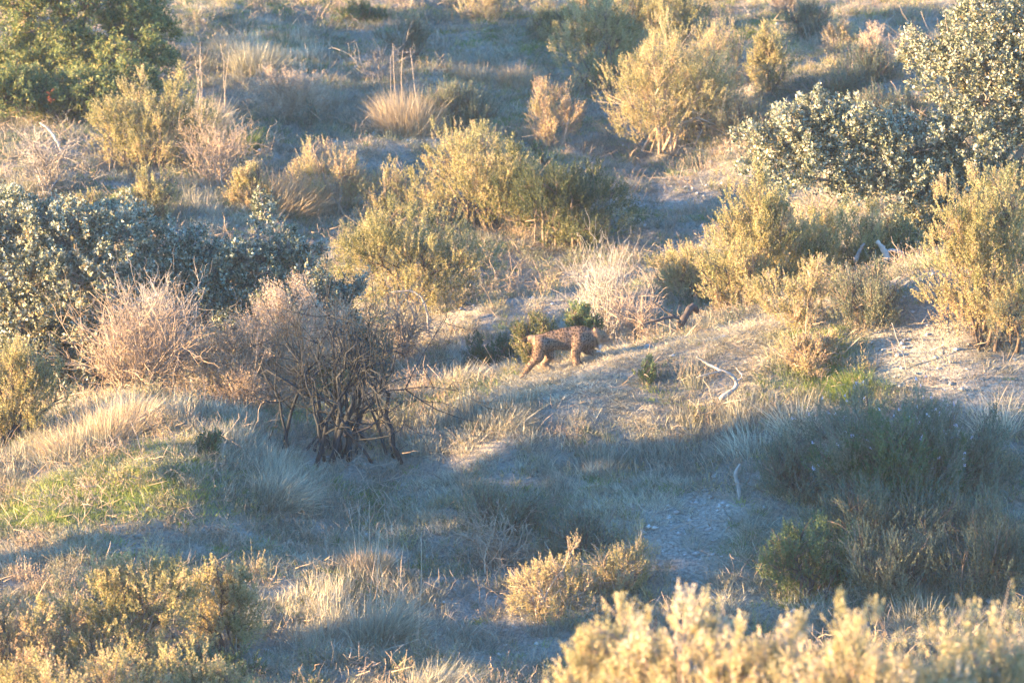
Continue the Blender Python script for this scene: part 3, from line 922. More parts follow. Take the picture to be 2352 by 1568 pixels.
G2 = 'shrubs around the gully'
shrub('broom_shrub', 'large rounded golden-green shrub in the centre, left half sunlit', 1095, 545, 350, 240, 'olive', group=G2, k=16, dens=1.1)
shrub('dark_green_shrub', 'right part of the rounded central shrub, its shade painted as darker leaves', 1285, 590, 350, 225, 'olive', group=G2, k=16, dens=1.2, tone=0.17)  # darker tone of the same leaves paints the central shrub's shaded side
shrub('broom_shrub', 'small dark shrub top above the central shrub', 1235, 400, 50, 60, 'green', group=G2, tone=0.2)
shrub('broom_shrub', 'golden shrub on bent stems overhanging the gully, left of centre', 945, 695, 350, 250, 'olive', d=80.5, group=G2, k=15, dens=1.1)
shrub('broom_shrub', 'low green shrub just behind the lynx rump', 1232, 800, 110, 145, 'lush', d=72.2, group=G2, dens=1.1)
shrub('leafy_bush', 'bright leafy green bush above the lynx back', 1335, 775, 75, 165, 'leafy', d=72.3, group=G2)
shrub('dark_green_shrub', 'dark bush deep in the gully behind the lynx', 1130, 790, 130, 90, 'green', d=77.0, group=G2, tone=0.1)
shrub('broom_shrub', 'spreading yellow-green shrub at the left end of the right-hand thicket', 1625, 705, 250, 155, 'olive', group=G2, k=12, dens=1.15, tone=0.55)
shrub('broom_shrub', 'tall loose yellow-green shrub in front of the oak lower left side', 1740, 700, 200, 330, 'olive', d=73.4, group=G2, k=14, dens=1.1, tone=0.55)
shrub('broom_shrub', 'wide yellow-green shrub under the big oak', 1900, 650, 290, 230, 'olive', d=73.9, group=G2, k=14, dens=1.1, tone=0.55)
shrub('broom_shrub', 'narrow yellow-green shrub in the notch right of the oak foot', 2020, 610, 170, 185, 'lush', d=74.2, group=G2)
shrub('great_golden_shrub', 'huge golden broom at the right edge of the picture', 2300, 860, 330, 430, 'olive', group=G2, k=16, dens=1.15)
shrub('broom_shrub', 'yellow shrub running off the right edge behind the huge golden broom', 2400, 600, 200, 170, 'olive', d=75.0, group=G2)
shrub('heath_shrub', 'brownish heath bush with a charred stump on the right slope', 1860, 770, 230, 175, 'dry', group=G2, k=10)
shrub('heath_shrub', 'grey-green heath bush, dark on its right, next to the bare path', 2010, 775, 200, 165, 'grey', group=G2, k=10)
shrub('heath_shrub', 'low dry bush in the green grass under the heath bushes', 1850, 885, 190, 115, 'dry', group=G2)
shrub('heath_shrub', 'small dark tussock bush on the slope right of the lynx', 1490, 890, 70, 55, 'green', group=G2)

G3 = 'shrubs on the near slope'
shrub('broom_shrub', 'golden shrub hugging the left edge in front of the left oak', 40, 1000, 210, 270, 'olive', d=70.2, group=G3, k=9)
shrub('withered_shrub', 'rust-brown leafy withered shrub in front of the oaks', 560, 900, 360, 240, 'brown', d=72.3, group=G3, k=9)
shrub('withered_shrub', 'tall pale withered shrub with a few green shoots left of centre', 690, 895, 240, 310, 'brown', d=72.6, group=G3, k=10, dens=0.9, tone=0.65)
shrub('leafy_bush', 'green-leaved shoots inside the tall pale withered shrub', 755, 790, 100, 110, 'leafy', d=72.3, group=G3, dens=0.45)
shrub('heath_shrub', 'shaded grey heath bush in the hollow below the lynx', 1170, 1245, 230, 150, 'grey', group=G3, k=8, tone=0.5)
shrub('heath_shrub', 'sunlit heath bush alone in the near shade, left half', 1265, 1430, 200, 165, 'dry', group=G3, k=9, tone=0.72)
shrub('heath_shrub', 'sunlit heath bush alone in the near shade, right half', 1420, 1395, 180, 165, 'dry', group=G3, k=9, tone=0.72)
shrub('heath_shrub', 'grey heath sprigs behind the pair of sunlit heath bushes', 1330, 1290, 170, 110, 'grey', group=G3)
shrub('rosemary_shrub', 'large shaded shrub with tiny pale flowers at lower right', 2040, 1190, 440, 280, 'grey', group=G3, k=16, tone=0.55, dens=0.75, up=1.2, flowers=110)
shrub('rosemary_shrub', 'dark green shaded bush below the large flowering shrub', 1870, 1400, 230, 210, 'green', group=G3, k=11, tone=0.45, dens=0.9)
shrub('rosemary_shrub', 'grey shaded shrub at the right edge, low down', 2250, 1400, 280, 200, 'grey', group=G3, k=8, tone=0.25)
shrub('heath_shrub', 'tiny dark sprig bush under the leafless dark bush', 475, 1060, 60, 85, 'green', group=G3, tone=0.1)
shrub('golden_bush', 'big golden bush at lower left with a leaning stem', 280, 1530, 340, 320, 'lush', d=61.2, group=G3, k=12, tone=0.64)
shrub('golden_bush', 'upright golden bush on a dark little trunk at lower left', 515, 1480, 180, 230, 'lush', d=62.3, group=G3, k=9, tone=0.64)
shrub('golden_bush', 'golden bush cut by the left edge near the bottom', 30, 1530, 300, 260, 'lush', d=61.0, group=G3, k=9, tone=0.66)
shrub('golden_bush', 'golden bush cut by the bottom edge at far left', 170, 1680, 380, 270, 'lush', d=58.5, group=G3, k=10, tone=0.66)
shrub('golden_bush', 'golden-brown bush cut by the bottom edge, right of the leaning stem', 430, 1670, 320, 240, 'lush', d=58.8, group=G3, k=9, tone=0.66)
shrub('heath_shrub', 'dark stumpy bush at the foot of the upright golden bush', 520, 1560, 190, 110, 'green', d=61.0, group=G3, tone=0.2)

shrub('broom_shrub', 'brown-green brush right of the pale-tipped shrub, left of the central shrub', 880, 505, 160, 150, 'dry', group=G1)
shrub('broom_shrub', 'golden shrub filling the gap right of the largest golden shrub', 1655, 215, 150, 160, 'dry', group=G1)
shrub('broom_shrub', 'yellow-green shrub high above the lit left-side golden shrub', 1445, 95, 140, 120, 'olive', group=G1)
shrub('broom_shrub', 'golden shrub crowning the right shoulder of the largest golden shrub', 1610, 225, 190, 170, 'olive', group=G1, d=93.5)
shrub('dark_shrub', 'low dusky shrub at the top edge between the golden shrubs and the oak', 1860, 95, 130, 90, 'grey', group=G1, tone=0.4)
shrub('broom_shrub', 'yellow-green shrub tucked under the lower left oak lobe', 1810, 640, 220, 210, 'olive', d=75.0, group=G2)
shrub('broom_shrub', 'pale loose shrub at the left foot of the tall yellow-green shrub', 1690, 680, 150, 200, 'olive', d=73.0, group=G2)
shrub('blue_grey_shrub', 'blue-grey shaded shrub right of the tall withered shrub', 845, 890, 140, 200, 'grey', d=72.6, group=G2, tone=0.25)
shrub('rosemary_shrub', 'loose grey-green shrub by the right edge above the low grey one', 2210, 1170, 300, 190, 'grey', group=G3, tone=0.35)
shrub('rosemary_shrub', 'loose grey-green shrub on the left flank of the large flowering shrub', 1850, 1170, 220, 170, 'grey', group=G3, tone=0.4)
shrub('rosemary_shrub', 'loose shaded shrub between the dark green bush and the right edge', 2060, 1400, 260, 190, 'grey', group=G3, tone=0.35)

shrub('rosemary_shrub', 'dark green heart of the large flowering shrub at lower right', 2060, 1215, 380, 235, 'green', group=G3, k=14, tone=0.4, dens=0.8)
shrub('rosemary_shrub', 'grey-green shaded growth spilling down the slope under the large flowering shrub', 2060, 1300, 430, 180, 'grey', group=G3, k=14, tone=0.42, dens=0.85)
shrub('rosemary_shrub', 'grey-green shaded growth at the right edge under the large flowering shrub', 2290, 1310, 260, 180, 'grey', group=G3, k=11, tone=0.4, dens=0.85)

G4 = 'blurred foreground shrubs'
for lab, cx, w, h, d, sty in [
    ('blurred golden foreground bush at the bottom right, with the tallest leafy shoot', 1560, 340, 480, 45, 'fore'),
    ('blurred golden foreground bush at the bottom, leftmost of the row', 1400, 290, 380, 46, 'fore'),
    ('blurred yellow-green foreground bush with dotted shoots, third of the row', 1760, 370, 425, 44.5, 'fore'),
    ('blurred pinkish-straw foreground bush, widest of the row', 2010, 440, 455, 44, 'fore'),
    ('blurred golden foreground bush in the bottom right corner', 2270, 380, 435, 44.5, 'fore')]:
    shrub('foreground_bush', lab, cx, None, w, h, sty, d=d, group=G4, k=14, tone=0.58, dens=1.0)

# ------------------------------------------------------------------ dead bushes
dead_shrub('bare_bush', 'dark leafless bush with crooked branches left of the lynx', 775, 1050, 500, 320, 'darkbark', nstem=20, ntwig=700, thick=1.75, up=0.15, depth=0.42, twl=0.44, sprawl=0.30)
dead_shrub('bare_bush', 'silvery bare fan of upright twigs behind the lynx', 1395, 740, 200, 185, 'deadwood', d=74.0, nstem=26, ntwig=900, up=1.6, thick=0.7, twl=0.34, fan=0.8)
dead_shrub('bare_bush', 'pale dead bush with a bleached forked trunk in front of the left oak', 372, 880, 150, 225, 'greybark', d=72.6, nstem=6, ntwig=1300, up=0.7, thick=1.1)
dead_shrub('bare_bush', 'tangle of low pinkish twigs left of the rust-brown shrub', 310, 930, 300, 190, 'twig', d=71.9, nstem=14, ntwig=2200, up=0.4, thick=0.7)
dead_shrub('bare_bush', 'grey heap of dead twigs at the far left edge below the evergreen', 105, 450, 180, 120, 'greybark', nstem=10, ntwig=900, up=0.1, thick=0.8)
dead_shrub('bare_bush', 'brown twigs standing under the sprawling broom', 500, 440, 190, 120, 'twig', nstem=12, ntwig=800, up=0.9, thick=0.7)
dead_shrub('bare_bush', 'reddish heap of broken twigs in the hollow at lower centre', 1140, 1310, 190, 90, 'twig', nstem=10, ntwig=700, up=0.0, thick=0.8)
dead_shrub('bare_bush', 'grey twig tangle beside the charred branch right of the lynx', 1470, 790, 160, 80, 'twig', nstem=10, ntwig=700, up=0.3, thick=0.6)
dead_shrub('bare_bush', 'brown hanging twigs under the bent stems at the gully', 930, 830, 150, 140, 'twig', d=77.5, nstem=12, ntwig=900, up=-0.4, thick=0.7)
dead_shrub('bare_bush', 'upright grey twigs sticking out of the lit stalks in the top centre', 870, 190, 130, 75, 'greybark', nstem=8, ntwig=350, up=0.3, thick=0.8)

# ------------------------------------------------------------------ grass tufts
G5 = 'dry grass tufts'
tuft('straw_tuft', 'pale rounded straw dome beside the sprawling broom', 467, 322, 105, 140, 'tan', nb=2600, spread=0.3, group=G5, stalks=6, tone=0.85, wid=0.008)
tuft('straw_tuft', 'large sunlit straw mound in the upper centre', 940, 305, 150, 140, 'tan', nb=3600, spread=0.25, group=G5, tone=0.6, stalks=4, wid=0.006)
tuft('straw_tuft', 'brown dry-grass hump between two shrubs left of centre', 655, 485, 160, 120, 'tan', nb=2800, spread=0.35, group=G5, tone=0.5, wid=0.007)
tuft('straw_tuft', 'ragged straw tuft on the crest at far left, tallest', 270, 1000, 210, 120, 'tan', nb=2600, spread=0.5, group=G5, tone=0.8)
tuft('straw_tuft', 'pale straw tuft beside the golden shrub at the left edge', 150, 1040, 150, 85, 'tan', nb=1300, spread=0.5, group=G5, tone=0.8)
tuft('straw_tuft', 'long drooping pale grass under the leafless dark bush', 640, 1150, 190, 125, nb=1600, spread=0.7, group=G5, droop=0.8, tone=0.6)
tuft('straw_tuft', 'wispy grass below the lynx, left of the green patch', 1150, 985, 150, 90, nb=700, spread=0.7, group=G5, tone=0.6)
tuft('straw_tuft', 'pale grass stems left of the lynx hind feet', 1060, 875, 130, 80, nb=700, spread=0.6, group=G5, tone=0.7)
tuft('straw_tuft', 'tall thin pale stalks in front of the dry bush, right of centre', 1830, 1015, 120, 150, nb=240, spread=0.6, group=G5, tone=0.8, wid=0.009)
tuft('straw_tuft', 'thin pale stalks right of the white fallen branch', 1720, 1050, 140, 150, nb=260, spread=0.6, group=G5, tone=0.75, wid=0.008)
tuft('straw_tuft', 'tall thin stalks at the right edge by the bare path', 2290, 1010, 120, 160, nb=220, spread=0.6, group=G5, tone=0.8, wid=0.009)
tuft('straw_tuft', 'straw clump on the low bank at lower left centre', 850, 1320, 130, 110, 'tan', nb=1200, spread=0.6, group=G5, tone=0.7, stalks=5)
tuft('straw_tuft', 'long loose dry grass near the bottom, left of centre', 870, 1470, 230, 170, nb=1500, spread=0.8, group=G5, tone=0.5, stalks=6)
tuft('straw_tuft', 'wispy grass at the bottom edge near centre', 1000, 1590, 200, 130, nb=900, spread=0.8, group=G5, tone=0.5)
tuft('green_tuft', 'bright green grass clump right of the dry bush under the heath', 1960, 905, 120, 75, 'grass', nb=1100, spread=0.4, group='green grass clumps', tone=0.5)
tuft('green_tuft', 'soft green grass clump in the shaded hollow', 840, 1170, 120, 50, 'grass', nb=900, spread=0.7, group='green grass clumps', tone=0.2)
tuft('green_tuft', 'dark green grass clump right of the straw dome', 570, 345, 70, 75, 'grass', nb=600, spread=0.6, group='green grass clumps', tone=0.2)
tuft('straw_tuft', 'straw tuft on the bank left of the golden shrubs', 1085, 195, 130, 70, 'tan', nb=1400, spread=0.6, group=G5, tone=0.5)
tuft('straw_tuft', 'straw tuft on the bank nearest the golden shrubs', 1190, 205, 130, 75, 'tan', nb=1400, spread=0.7, group=G5, tone=0.5)
tuft('straw_tuft', 'dry tuft in front of the straw mound, upper centre', 1110, 335, 60, 70, nb=400, spread=0.7, group=G5, tone=0.5)
tuft('straw_tuft', 'shaded tall grass clump near the top, left of centre', 590, 175, 160, 120, nb=1500, spread=0.5, group=G5, tone=0.35)
tuft('straw_tuft', 'dry stalks over the brown withered shrub', 740, 255, 120, 105, 'tan', nb=1000, spread=0.5, group=G5, tone=0.4, stalks=6)
tuft('straw_tuft', 'small orange-brown stalks below the grey heath bush', 1040, 1225, 50, 60, nb=120, spread=0.5, group=G5, tone=0.3)
tuft('straw_tuft', 'pinkish reed stalks in front of the shaded bush at lower right', 2110, 1420, 130, 110, nb=200, spread=0.4, group=G5, tone=0.6)

# ------------------------------------------------------------------ dead wood
stick('dead_branch', 'white bleached fallen branch on the slope right of the lynx', [(1655, 915, -0.1), (1690, 890, 0), (1685, 865, 0), (1655, 850, 0), (1625, 835, 0.1), (1600, 818, 0.1)], 0.034, 0.010, 'whitewood', lift=0.15,
      forks=[([(1660, 852, 0), (1620, 860, -0.1), (1600, 866, -0.1)], 0.011, 0.005), ([(1690, 880, 0), (1704, 862, 0.1), (1690, 845, 0.2)], 0.014, 0.006)])
stick('charred_log', 'charred black branch with long arms on the crest right of the lynx', [(1562, 745, 0), (1575, 725, 0), (1590, 705, 0.1), (1600, 715, 0.2)], 0.058, 0.042, 'char', cat='log', d=71.6,
      forks=[([(1570, 735, 0), (1545, 728, 0), (1510, 735, -0.1), (1470, 745, -0.1)], 0.028, 0.012), ([(1550, 728, 0), (1525, 712, 0), (1495, 690, 0)], 0.018, 0.008), ([(1562, 725, 0), (1560, 755, 0)], 0.018, 0.012)])
stick('dead_branch', 'bleached arching dead branch by the evergreen at far left', [(150, 380, 0), (140, 345, 0), (118, 305, 0), (92, 282, 0)], 0.024, 0.011, 'deadwood',
      forks=[([(148, 375, 0), (155, 345, 0), (160, 320, 0)], 0.022, 0.010)])
stick('dead_branch', 'grey broken trunks under the wide shrub on the right', [(2040, 600, 0), (2030, 575, 0), (2015, 555, 0)], 0.05, 0.03, 'greybark', d=73.4,
      forks=[([(1965, 600, 0), (1975, 575, 0), (1985, 560, 0)], 0.03, 0.018), ([(2075, 600, 0), (2070, 582, 0), (2050, 575, 0), (2035, 580, 0)], 0.034, 0.02)])
stick('charred_log', 'charred forked stump in the brownish heath bush', [(1868, 690, 0), (1864, 650, 0), (1858, 620, 0)], 0.035, 0.02, 'greybark', cat='stump', d=71.4,
      forks=[([(1866, 645, 0), (1876, 620, 0), (1884, 600, 0)], 0.026, 0.014)])
stick('dead_branch', 'pale straight stick lying on the green grass at the left edge', [(0, 1224, 0), (50, 1220, 0), (108, 1217, 0)], 0.016, 0.022, 'deadwood')
stick('dead_branch', 'bent pale stem arching over the gully left of the lynx', [(985, 770, 0), (980, 715, 0), (965, 680, 0), (940, 668, 0), (900, 672, 0)], 0.02, 0.010, 'greybark', d=78.5)
stick('dead_branch', 'twisted grey root on the bare shaded slope at right', [(1700, 1150, 0), (1697, 1120, 0), (1690, 1090, 0), (1700, 1065, 0)], 0.034, 0.018, 'whitewood', d=66.6, lift=0.2)
stick('dead_branch', 'leaning brown stem inside the big golden bush at lower left', [(400, 1460, 0), (370, 1430, 0), (330, 1395, 0)], 0.026, 0.018, 'bark', d=61.2)
stick('dead_branch', 'dark crooked twig on the bare bank below the lynx', [(790, 1000, 0), (840, 985, 0.1), (880, 955, 0.1), (930, 920, 0.2)], 0.018, 0.008, 'char', d=69.3)
stick('dead_branch', 'thin pale twig standing on the bare path at right', [(2080, 850, 0), (2075, 810, 0), (2060, 775, 0), (2048, 740, 0)], 0.009, 0.006, 'deadwood',
      forks=[([(2076, 815, 0), (2060, 800, 0), (2025, 802, 0)], 0.007, 0.004)])
stick('dead_branch', 'grey forked twig on the ground in the hollow at lower centre', [(870, 1240, 0), (930, 1262, 0), (990, 1270, 0), (1050, 1255, 0)], 0.012, 0.008, 'greybark',
      forks=[([(1020, 1262, 0), (1040, 1280, -0.1), (1025, 1300, -0.3)], 0.012, 0.006)])

# ------------------------------------------------------------------ ground cover: uncountable, scattered as instances of small patches


def patch_set(prefix, mat, count, maker):
    c = bpy.data.collections.new(prefix)
    for i in range(count):
        b = Buf()
        maker(b, R_(1000 + i * 7 + sum(map(ord, prefix)) * 31))
        me = mk_mesh(prefix, np.concatenate(b.V), b.P, np.concatenate(b.R))
        me.materials.append(M[mat])
        c.objects.link(bpy.data.objects.new('%s_%02d' % (prefix, i), me))
    return c


def grass_maker(n_, rad, lmin, lmax, lean, wid, spread, tone):
    def f(b, q):
        a = q.random(n_) * 2 * PI; r = np.sqrt(q.random(n_)) * rad
        P = np.stack([r * np.cos(a), r * np.sin(a), np.full(n_, -0.015)], 1)
        L = lmin + (lmax - lmin) * q.random(n_)
        la = q.random() * 6.28
        D = nrm(np.stack([np.cos(a) * spread * r / rad + lean * math.cos(la), np.sin(a) * spread * r / rad + lean * math.sin(la), np.ones(n_)], 1) + q.normal(size=(n_, 3)) * 0.28)
        bend = (D * np.array([1, 1, 0]) * 0.5 + q.normal(size=(n_, 3)) * 0.25 - np.array([0, 0, 0.2])) * (L * 0.5)[:, None]
        V, pq = blades(P, D, L, wid * (0.6 + 0.8 * q.random(n_)), bend, q)
        b.add(V, pq, np.repeat(np.clip(tone + q.normal(size=n_) * 0.2, 0, 1), 5))
    return f


def scrub_maker(n_, rad, h, ll, lw, tone):
    def f(b, q):
        a = q.random(n_) * 2 * PI; r = np.sqrt(q.random(n_)) * rad
        hg = h * (0.4 + 0.7 * q.random(n_)) * (1.1 - 0.5 * r / rad)
        dr = nrm(np.stack([np.cos(a) * r / rad * 0.6, np.sin(a) * r / rad * 0.6, np.ones(n_)], 1) + q.normal(size=(n_, 3)) * 0.2)
        tp = np.stack([r * np.cos(a) * 0.7, r * np.sin(a) * 0.7, np.zeros(n_)], 1) + dr * hg[:, None]
        sprigs(b, tp, dr, hg * 0.95, 14, ll, lw, 0.5, q, np.clip(tone + q.normal(size=n_) * 0.15, 0, 1))
    return f


def twig_maker(n_, rad):
    def f(b, q):
        p0 = np.stack([q.normal(size=n_) * rad, q.normal(size=n_) * rad, np.zeros(n_)], 1)
        dr = nrm(np.stack([q.normal(size=n_), q.normal(size=n_), 0.2 + np.abs(q.normal(size=n_)) * 0.8], 1))
        le = (0.10 + 0.25 * q.random(n_))[:, None]
        TP = wobble(bez(p0, p0 + dr * le * 0.5, p0 + dr * le + q.normal(size=(n_, 3)) * 0.05, 4), 0.015, q)
        TP[:, :, 2] = np.maximum(TP[:, :, 2], 0.004)
        V, pq = tubes(TP, np.linspace(0.005, 0.002, 4)[None] * np.ones((n_, 1)), 3, q)
        b.add(V, pq, np.repeat(q.random(n_), 12))
    return f


def scatter_tree():
    g = bpy.data.node_groups.new('scatter_patches', 'GeometryNodeTree')
    g.interface.new_socket('Geometry', in_out='INPUT', socket_type='NodeSocketGeometry')
    g.interface.new_socket('Patches', in_out='INPUT', socket_type='NodeSocketCollection')
    g.interface.new_socket('Geometry', in_out='OUTPUT', socket_type='NodeSocketGeometry')
    N, Lk = g.nodes, g.links
    gi_ = N.new('NodeGroupInput'); go_ = N.new('NodeGroupOutput')
    ci = N.new('GeometryNodeCollectionInfo')
    ci.inputs['Separate Children'].default_value = True
    ci.inputs['Reset Children'].default_value = True
    ip = N.new('GeometryNodeInstanceOnPoints')
    ip.inputs['Pick Instance'].default_value = True

    def na(name, t):
        a_ = N.new('GeometryNodeInputNamedAttribute'); a_.data_type = t
        a_.inputs['Name'].default_value = name
        return a_.outputs['Attribute']
    Lk.new(gi_.outputs['Geometry'], ip.inputs['Points'])
    Lk.new(gi_.outputs['Patches'], ci.inputs['Collection'])
    Lk.new(ci.outputs[0], ip.inputs['Instance'])
    Lk.new(na('pick', 'INT'), ip.inputs['Instance Index'])
    Lk.new(na('rot', 'FLOAT_VECTOR'), ip.inputs['Rotation'])
    Lk.new(na('scl', 'FLOAT_VECTOR'), ip.inputs['Scale'])
    Lk.new(ip.outputs[0], go_.inputs[0])
    return g


SCAT = scatter_tree()


def scatter_obj(name, label, cat, coll, X, Y, scl, tone, rng, tilt=0.15):
    m_ = len(X)
    me = bpy.data.meshes.new(name)
    me.vertices.add(m_)
    me.vertices.foreach_set('co', np.stack([X, Y, terr(X, Y)], 1).astype(np.float32).ravel())
    a = me.attributes.new('pick', 'INT', 'POINT'); a.data.foreach_set('value', rng.integers(0, len(coll.objects), m_).astype(np.int32))
    rt = np.stack([rng.normal(size=m_) * tilt, rng.normal(size=m_) * tilt, rng.random(m_) * 6.283], 1).astype(np.float32)
    a = me.attributes.new('rot', 'FLOAT_VECTOR', 'POINT'); a.data.foreach_set('vector', rt.ravel())
    sc = np.stack([scl[0], scl[0], scl[1]], 1).astype(np.float32)
    a = me.attributes.new('scl', 'FLOAT_VECTOR', 'POINT'); a.data.foreach_set('vector', sc.ravel())
    a = me.attributes.new('tone', 'FLOAT', 'POINT'); a.data.foreach_set('value', tone.astype(np.float32))
    o = bpy.data.objects.new(name, me)
    COL.objects.link(o)
    md = o.modifiers.new('scatter', 'NODES'); md.node_group = SCAT
    md[[i_ for i_ in SCAT.interface.items_tree if i_.name == 'Patches'][0].identifier] = coll
    me.materials.append(coll.objects[0].data.materials[0])
    tag(o, label, cat, kind='stuff')
    return o


rng = R_(9)


def field(NC):
    Y = 58 + 44 * rng.random(NC) ** 1.05
    X = (rng.random(NC) * 2 - 1) * (Y * 0.0985 + 1.2)
    return X, Y


X, Y = field(150000)
bare = np.clip(zone('bare', X, Y), 0, 1.2); green = zone('green', X, Y); tall = zone('tall', X, Y)
cl = fbm(X * 3.5, Y * 3.0, 3); cl2 = fbm(X * 1.1 + 5, Y * 0.9 + 2, 3)
p = np.clip((cl - 0.26) * 2.6, 0.2, 1) * np.clip(0.6 + (cl2 - 0.4) * 1.6 + tall * 0.6, 0.3, 1.0) * np.clip(1 - bare * 0.72, 0.14, 1) * np.clip(1.15 - green * 0.7, 0.15, 1)
p = np.maximum(p, 0.95 * np.clip(zone('short', X, Y), 0, 1))
kp = rng.random(len(X)) < p
X1, Y1, tl, c1, c2 = X[kp], Y[kp], tall[kp], cl[kp], cl2[kp]
m_ = len(X1)
hs = (0.45 + 0.7 * rng.random(m_)) * (0.7 + 1.3 * np.clip(c1 - 0.4, 0, 0.5)) * (1 + 1.2 * np.clip(tl, 0, 1.6)) * (1 - 0.58 * np.clip(zone('short', X1, Y1), 0, 1)) * np.where(Y1 > 79, 0.72, 1.0)
sh_ = np.clip(zone('short', X1, Y1), 0, 1)
kk_ = rng.random(m_) > sh_ * 0.05
X1, Y1, hs, c2 = X1[kk_], Y1[kk_], hs[kk_], c2[kk_]; m_ = len(X1)
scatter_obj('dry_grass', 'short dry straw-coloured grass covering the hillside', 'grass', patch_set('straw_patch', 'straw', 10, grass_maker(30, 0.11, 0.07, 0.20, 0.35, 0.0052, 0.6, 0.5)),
            X1, Y1, (0.8 + 0.6 * rng.random(m_), hs), np.clip(-0.12 - 0.08 * (Y1 > 79) + (c2 - 0.5) * 1.1 + rng.normal(size=m_) * 0.12 + 0.35 * sh_[kk_] + 0.25 * np.clip(tl[kk_] - 0.5, 0, 1), -0.45, 0.45), rng)  # crest and tall-grass zones toned paler to stand for sunlight on them
X, Y = field(110000)
green = zone('green', X, Y); bare = zone('bare', X, Y); cg = fbm(X * 2.2 + 80, Y * 1.9 + 33, 3)
p = np.clip(green * 1.1 + (cg - 0.49 + 0.05 * (Y > 79)) * 1.6, 0.0, 1) * np.clip(1 - 0.8 * zone('short', X, Y), 0, 1) * np.clip(1 - bare, 0.02, 1)
kp = rng.random(len(X)) < p
X1, Y1 = X[kp], Y[kp]; m_ = len(X1)
scatter_obj('green_grass', 'short green grass growing among the straw', 'grass', patch_set('green_patch', 'grass', 8, grass_maker(32, 0.10, 0.05, 0.13, 0.25, 0.0055, 0.6, 0.5)),
            X1, Y1, (0.8 + 0.6 * rng.random(m_), 0.5 + 0.7 * rng.random(m_)), rng.normal(size=m_) * 0.15 + 0.32 * np.exp(-((X1 + 5.5) / 2.0) ** 2 - ((Y1 - 68.5) / 2.5) ** 2), rng)  # brighter tone in the left clearing paints in the sunlight there
for nm, mt, N0, off, tone, ll, lw, hh, thr, lab in (
        ('low_scrub', 'grey', 14000, 3.0, 0.5, 0.030, 0.009, 0.24, 0.46, 'low grey-green scrub sprigs between the shrubs'),
        ('low_scrub', 'olive', 11000, 55.0, 0.6, 0.030, 0.010, 0.24, 0.48, 'low yellowish scrub sprigs between the shrubs'),
        ('low_scrub', 'brown', 15000, 91.0, 0.5, 0.028, 0.009, 0.24, 0.46, 'low brown withered scrub between the shrubs')):
    X, Y = field(N0)
    c = fbm(X * 1.7 + off, Y * 1.3 + off, 3)
    kp = rng.random(N0) < np.clip((c - thr) * 5.0, 0, 1) * np.clip(1 - 1.1 * zone('bare', X, Y) - zone('short', X, Y), 0, 1)
    X, Y, c = X[kp], Y[kp], c[kp]; m_ = len(X)
    s_ = 0.55 + 0.7 * rng.random(m_)
    scatter_obj(nm, lab, 'scrub', patch_set('scrub_patch_' + mt, mt, 8, scrub_maker(11, 0.13, hh, ll, lw, tone)), X, Y,
                (s_, s_ * (0.6 + 2.4 * np.clip(c - 0.45, 0, 0.35))), rng.normal(size=m_) * 0.12, rng)
X, Y = field(16000)
c = fbm(X * 1.5 + 140, Y * 1.3 + 140, 3)
kp = rng.random(len(X)) < np.clip((c - 0.40) * 3.5, 0.2, 1) * np.clip(1 - 0.4 * zone('bare', X, Y) - 0.85 * zone('short', X, Y), 0, 1)
X, Y = X[kp], Y[kp]; m_ = len(X)
s_ = 0.6 + 0.8 * rng.random(m_)
scatter_obj('twig_litter', 'broken dry twigs lying and standing all over the slope', 'twigs', patch_set('twig_patch', 'twig', 8, twig_maker(7, 0.16)), X, Y, (s_, s_), np.zeros(m_), rng)

# pebbles and clods
NP = 42000
Y = 57 + 45 * rng.random(NP)
X = (rng.random(NP) * 2 - 1) * (Y * 0.0985 + 0.5)
kp = rng.random(NP) < np.clip(0.08 + zone('bare', X, Y), 0, 1)
X, Y = X[kp], Y[kp]
npb = len(X)
ico = np.array([(1, 0, 0), (-1, 0, 0), (0, 1, 0), (0, -1, 0), (0, 0, 1), (0, 0, -1)], float)
fc = np.array([(0, 2, 4), (2, 1, 4), (1, 3, 4), (3, 0, 4), (2, 0, 5), (1, 2, 5), (3, 1, 5), (0, 3, 5)])
sz = 0.008 + 0.04 * rng.random(npb) ** 4
V = np.stack([X, Y, terr(X, Y) + sz * 0.2], 1)[:, None] + (ico[None] + rng.normal(size=(npb, 6, 3)) * 0.25) * sz[:, None, None] * np.array([1.2, 1.1, 0.75])
peb = Buf()
peb.add(V.reshape(-1, 3), [(np.arange(npb)[:, None, None] * 6 + fc[None]).reshape(-1, 3)], np.repeat(rng.random(npb), 6))
M['stone'] = bark_mat('pale_stone', (0.28, 0.25, 0.22), (0.55, 0.51, 0.46), 30)
tag(peb.obj('gravel', M['stone']), 'pale gravel and clods strewn on the bare soil', 'gravel', kind='stuff')

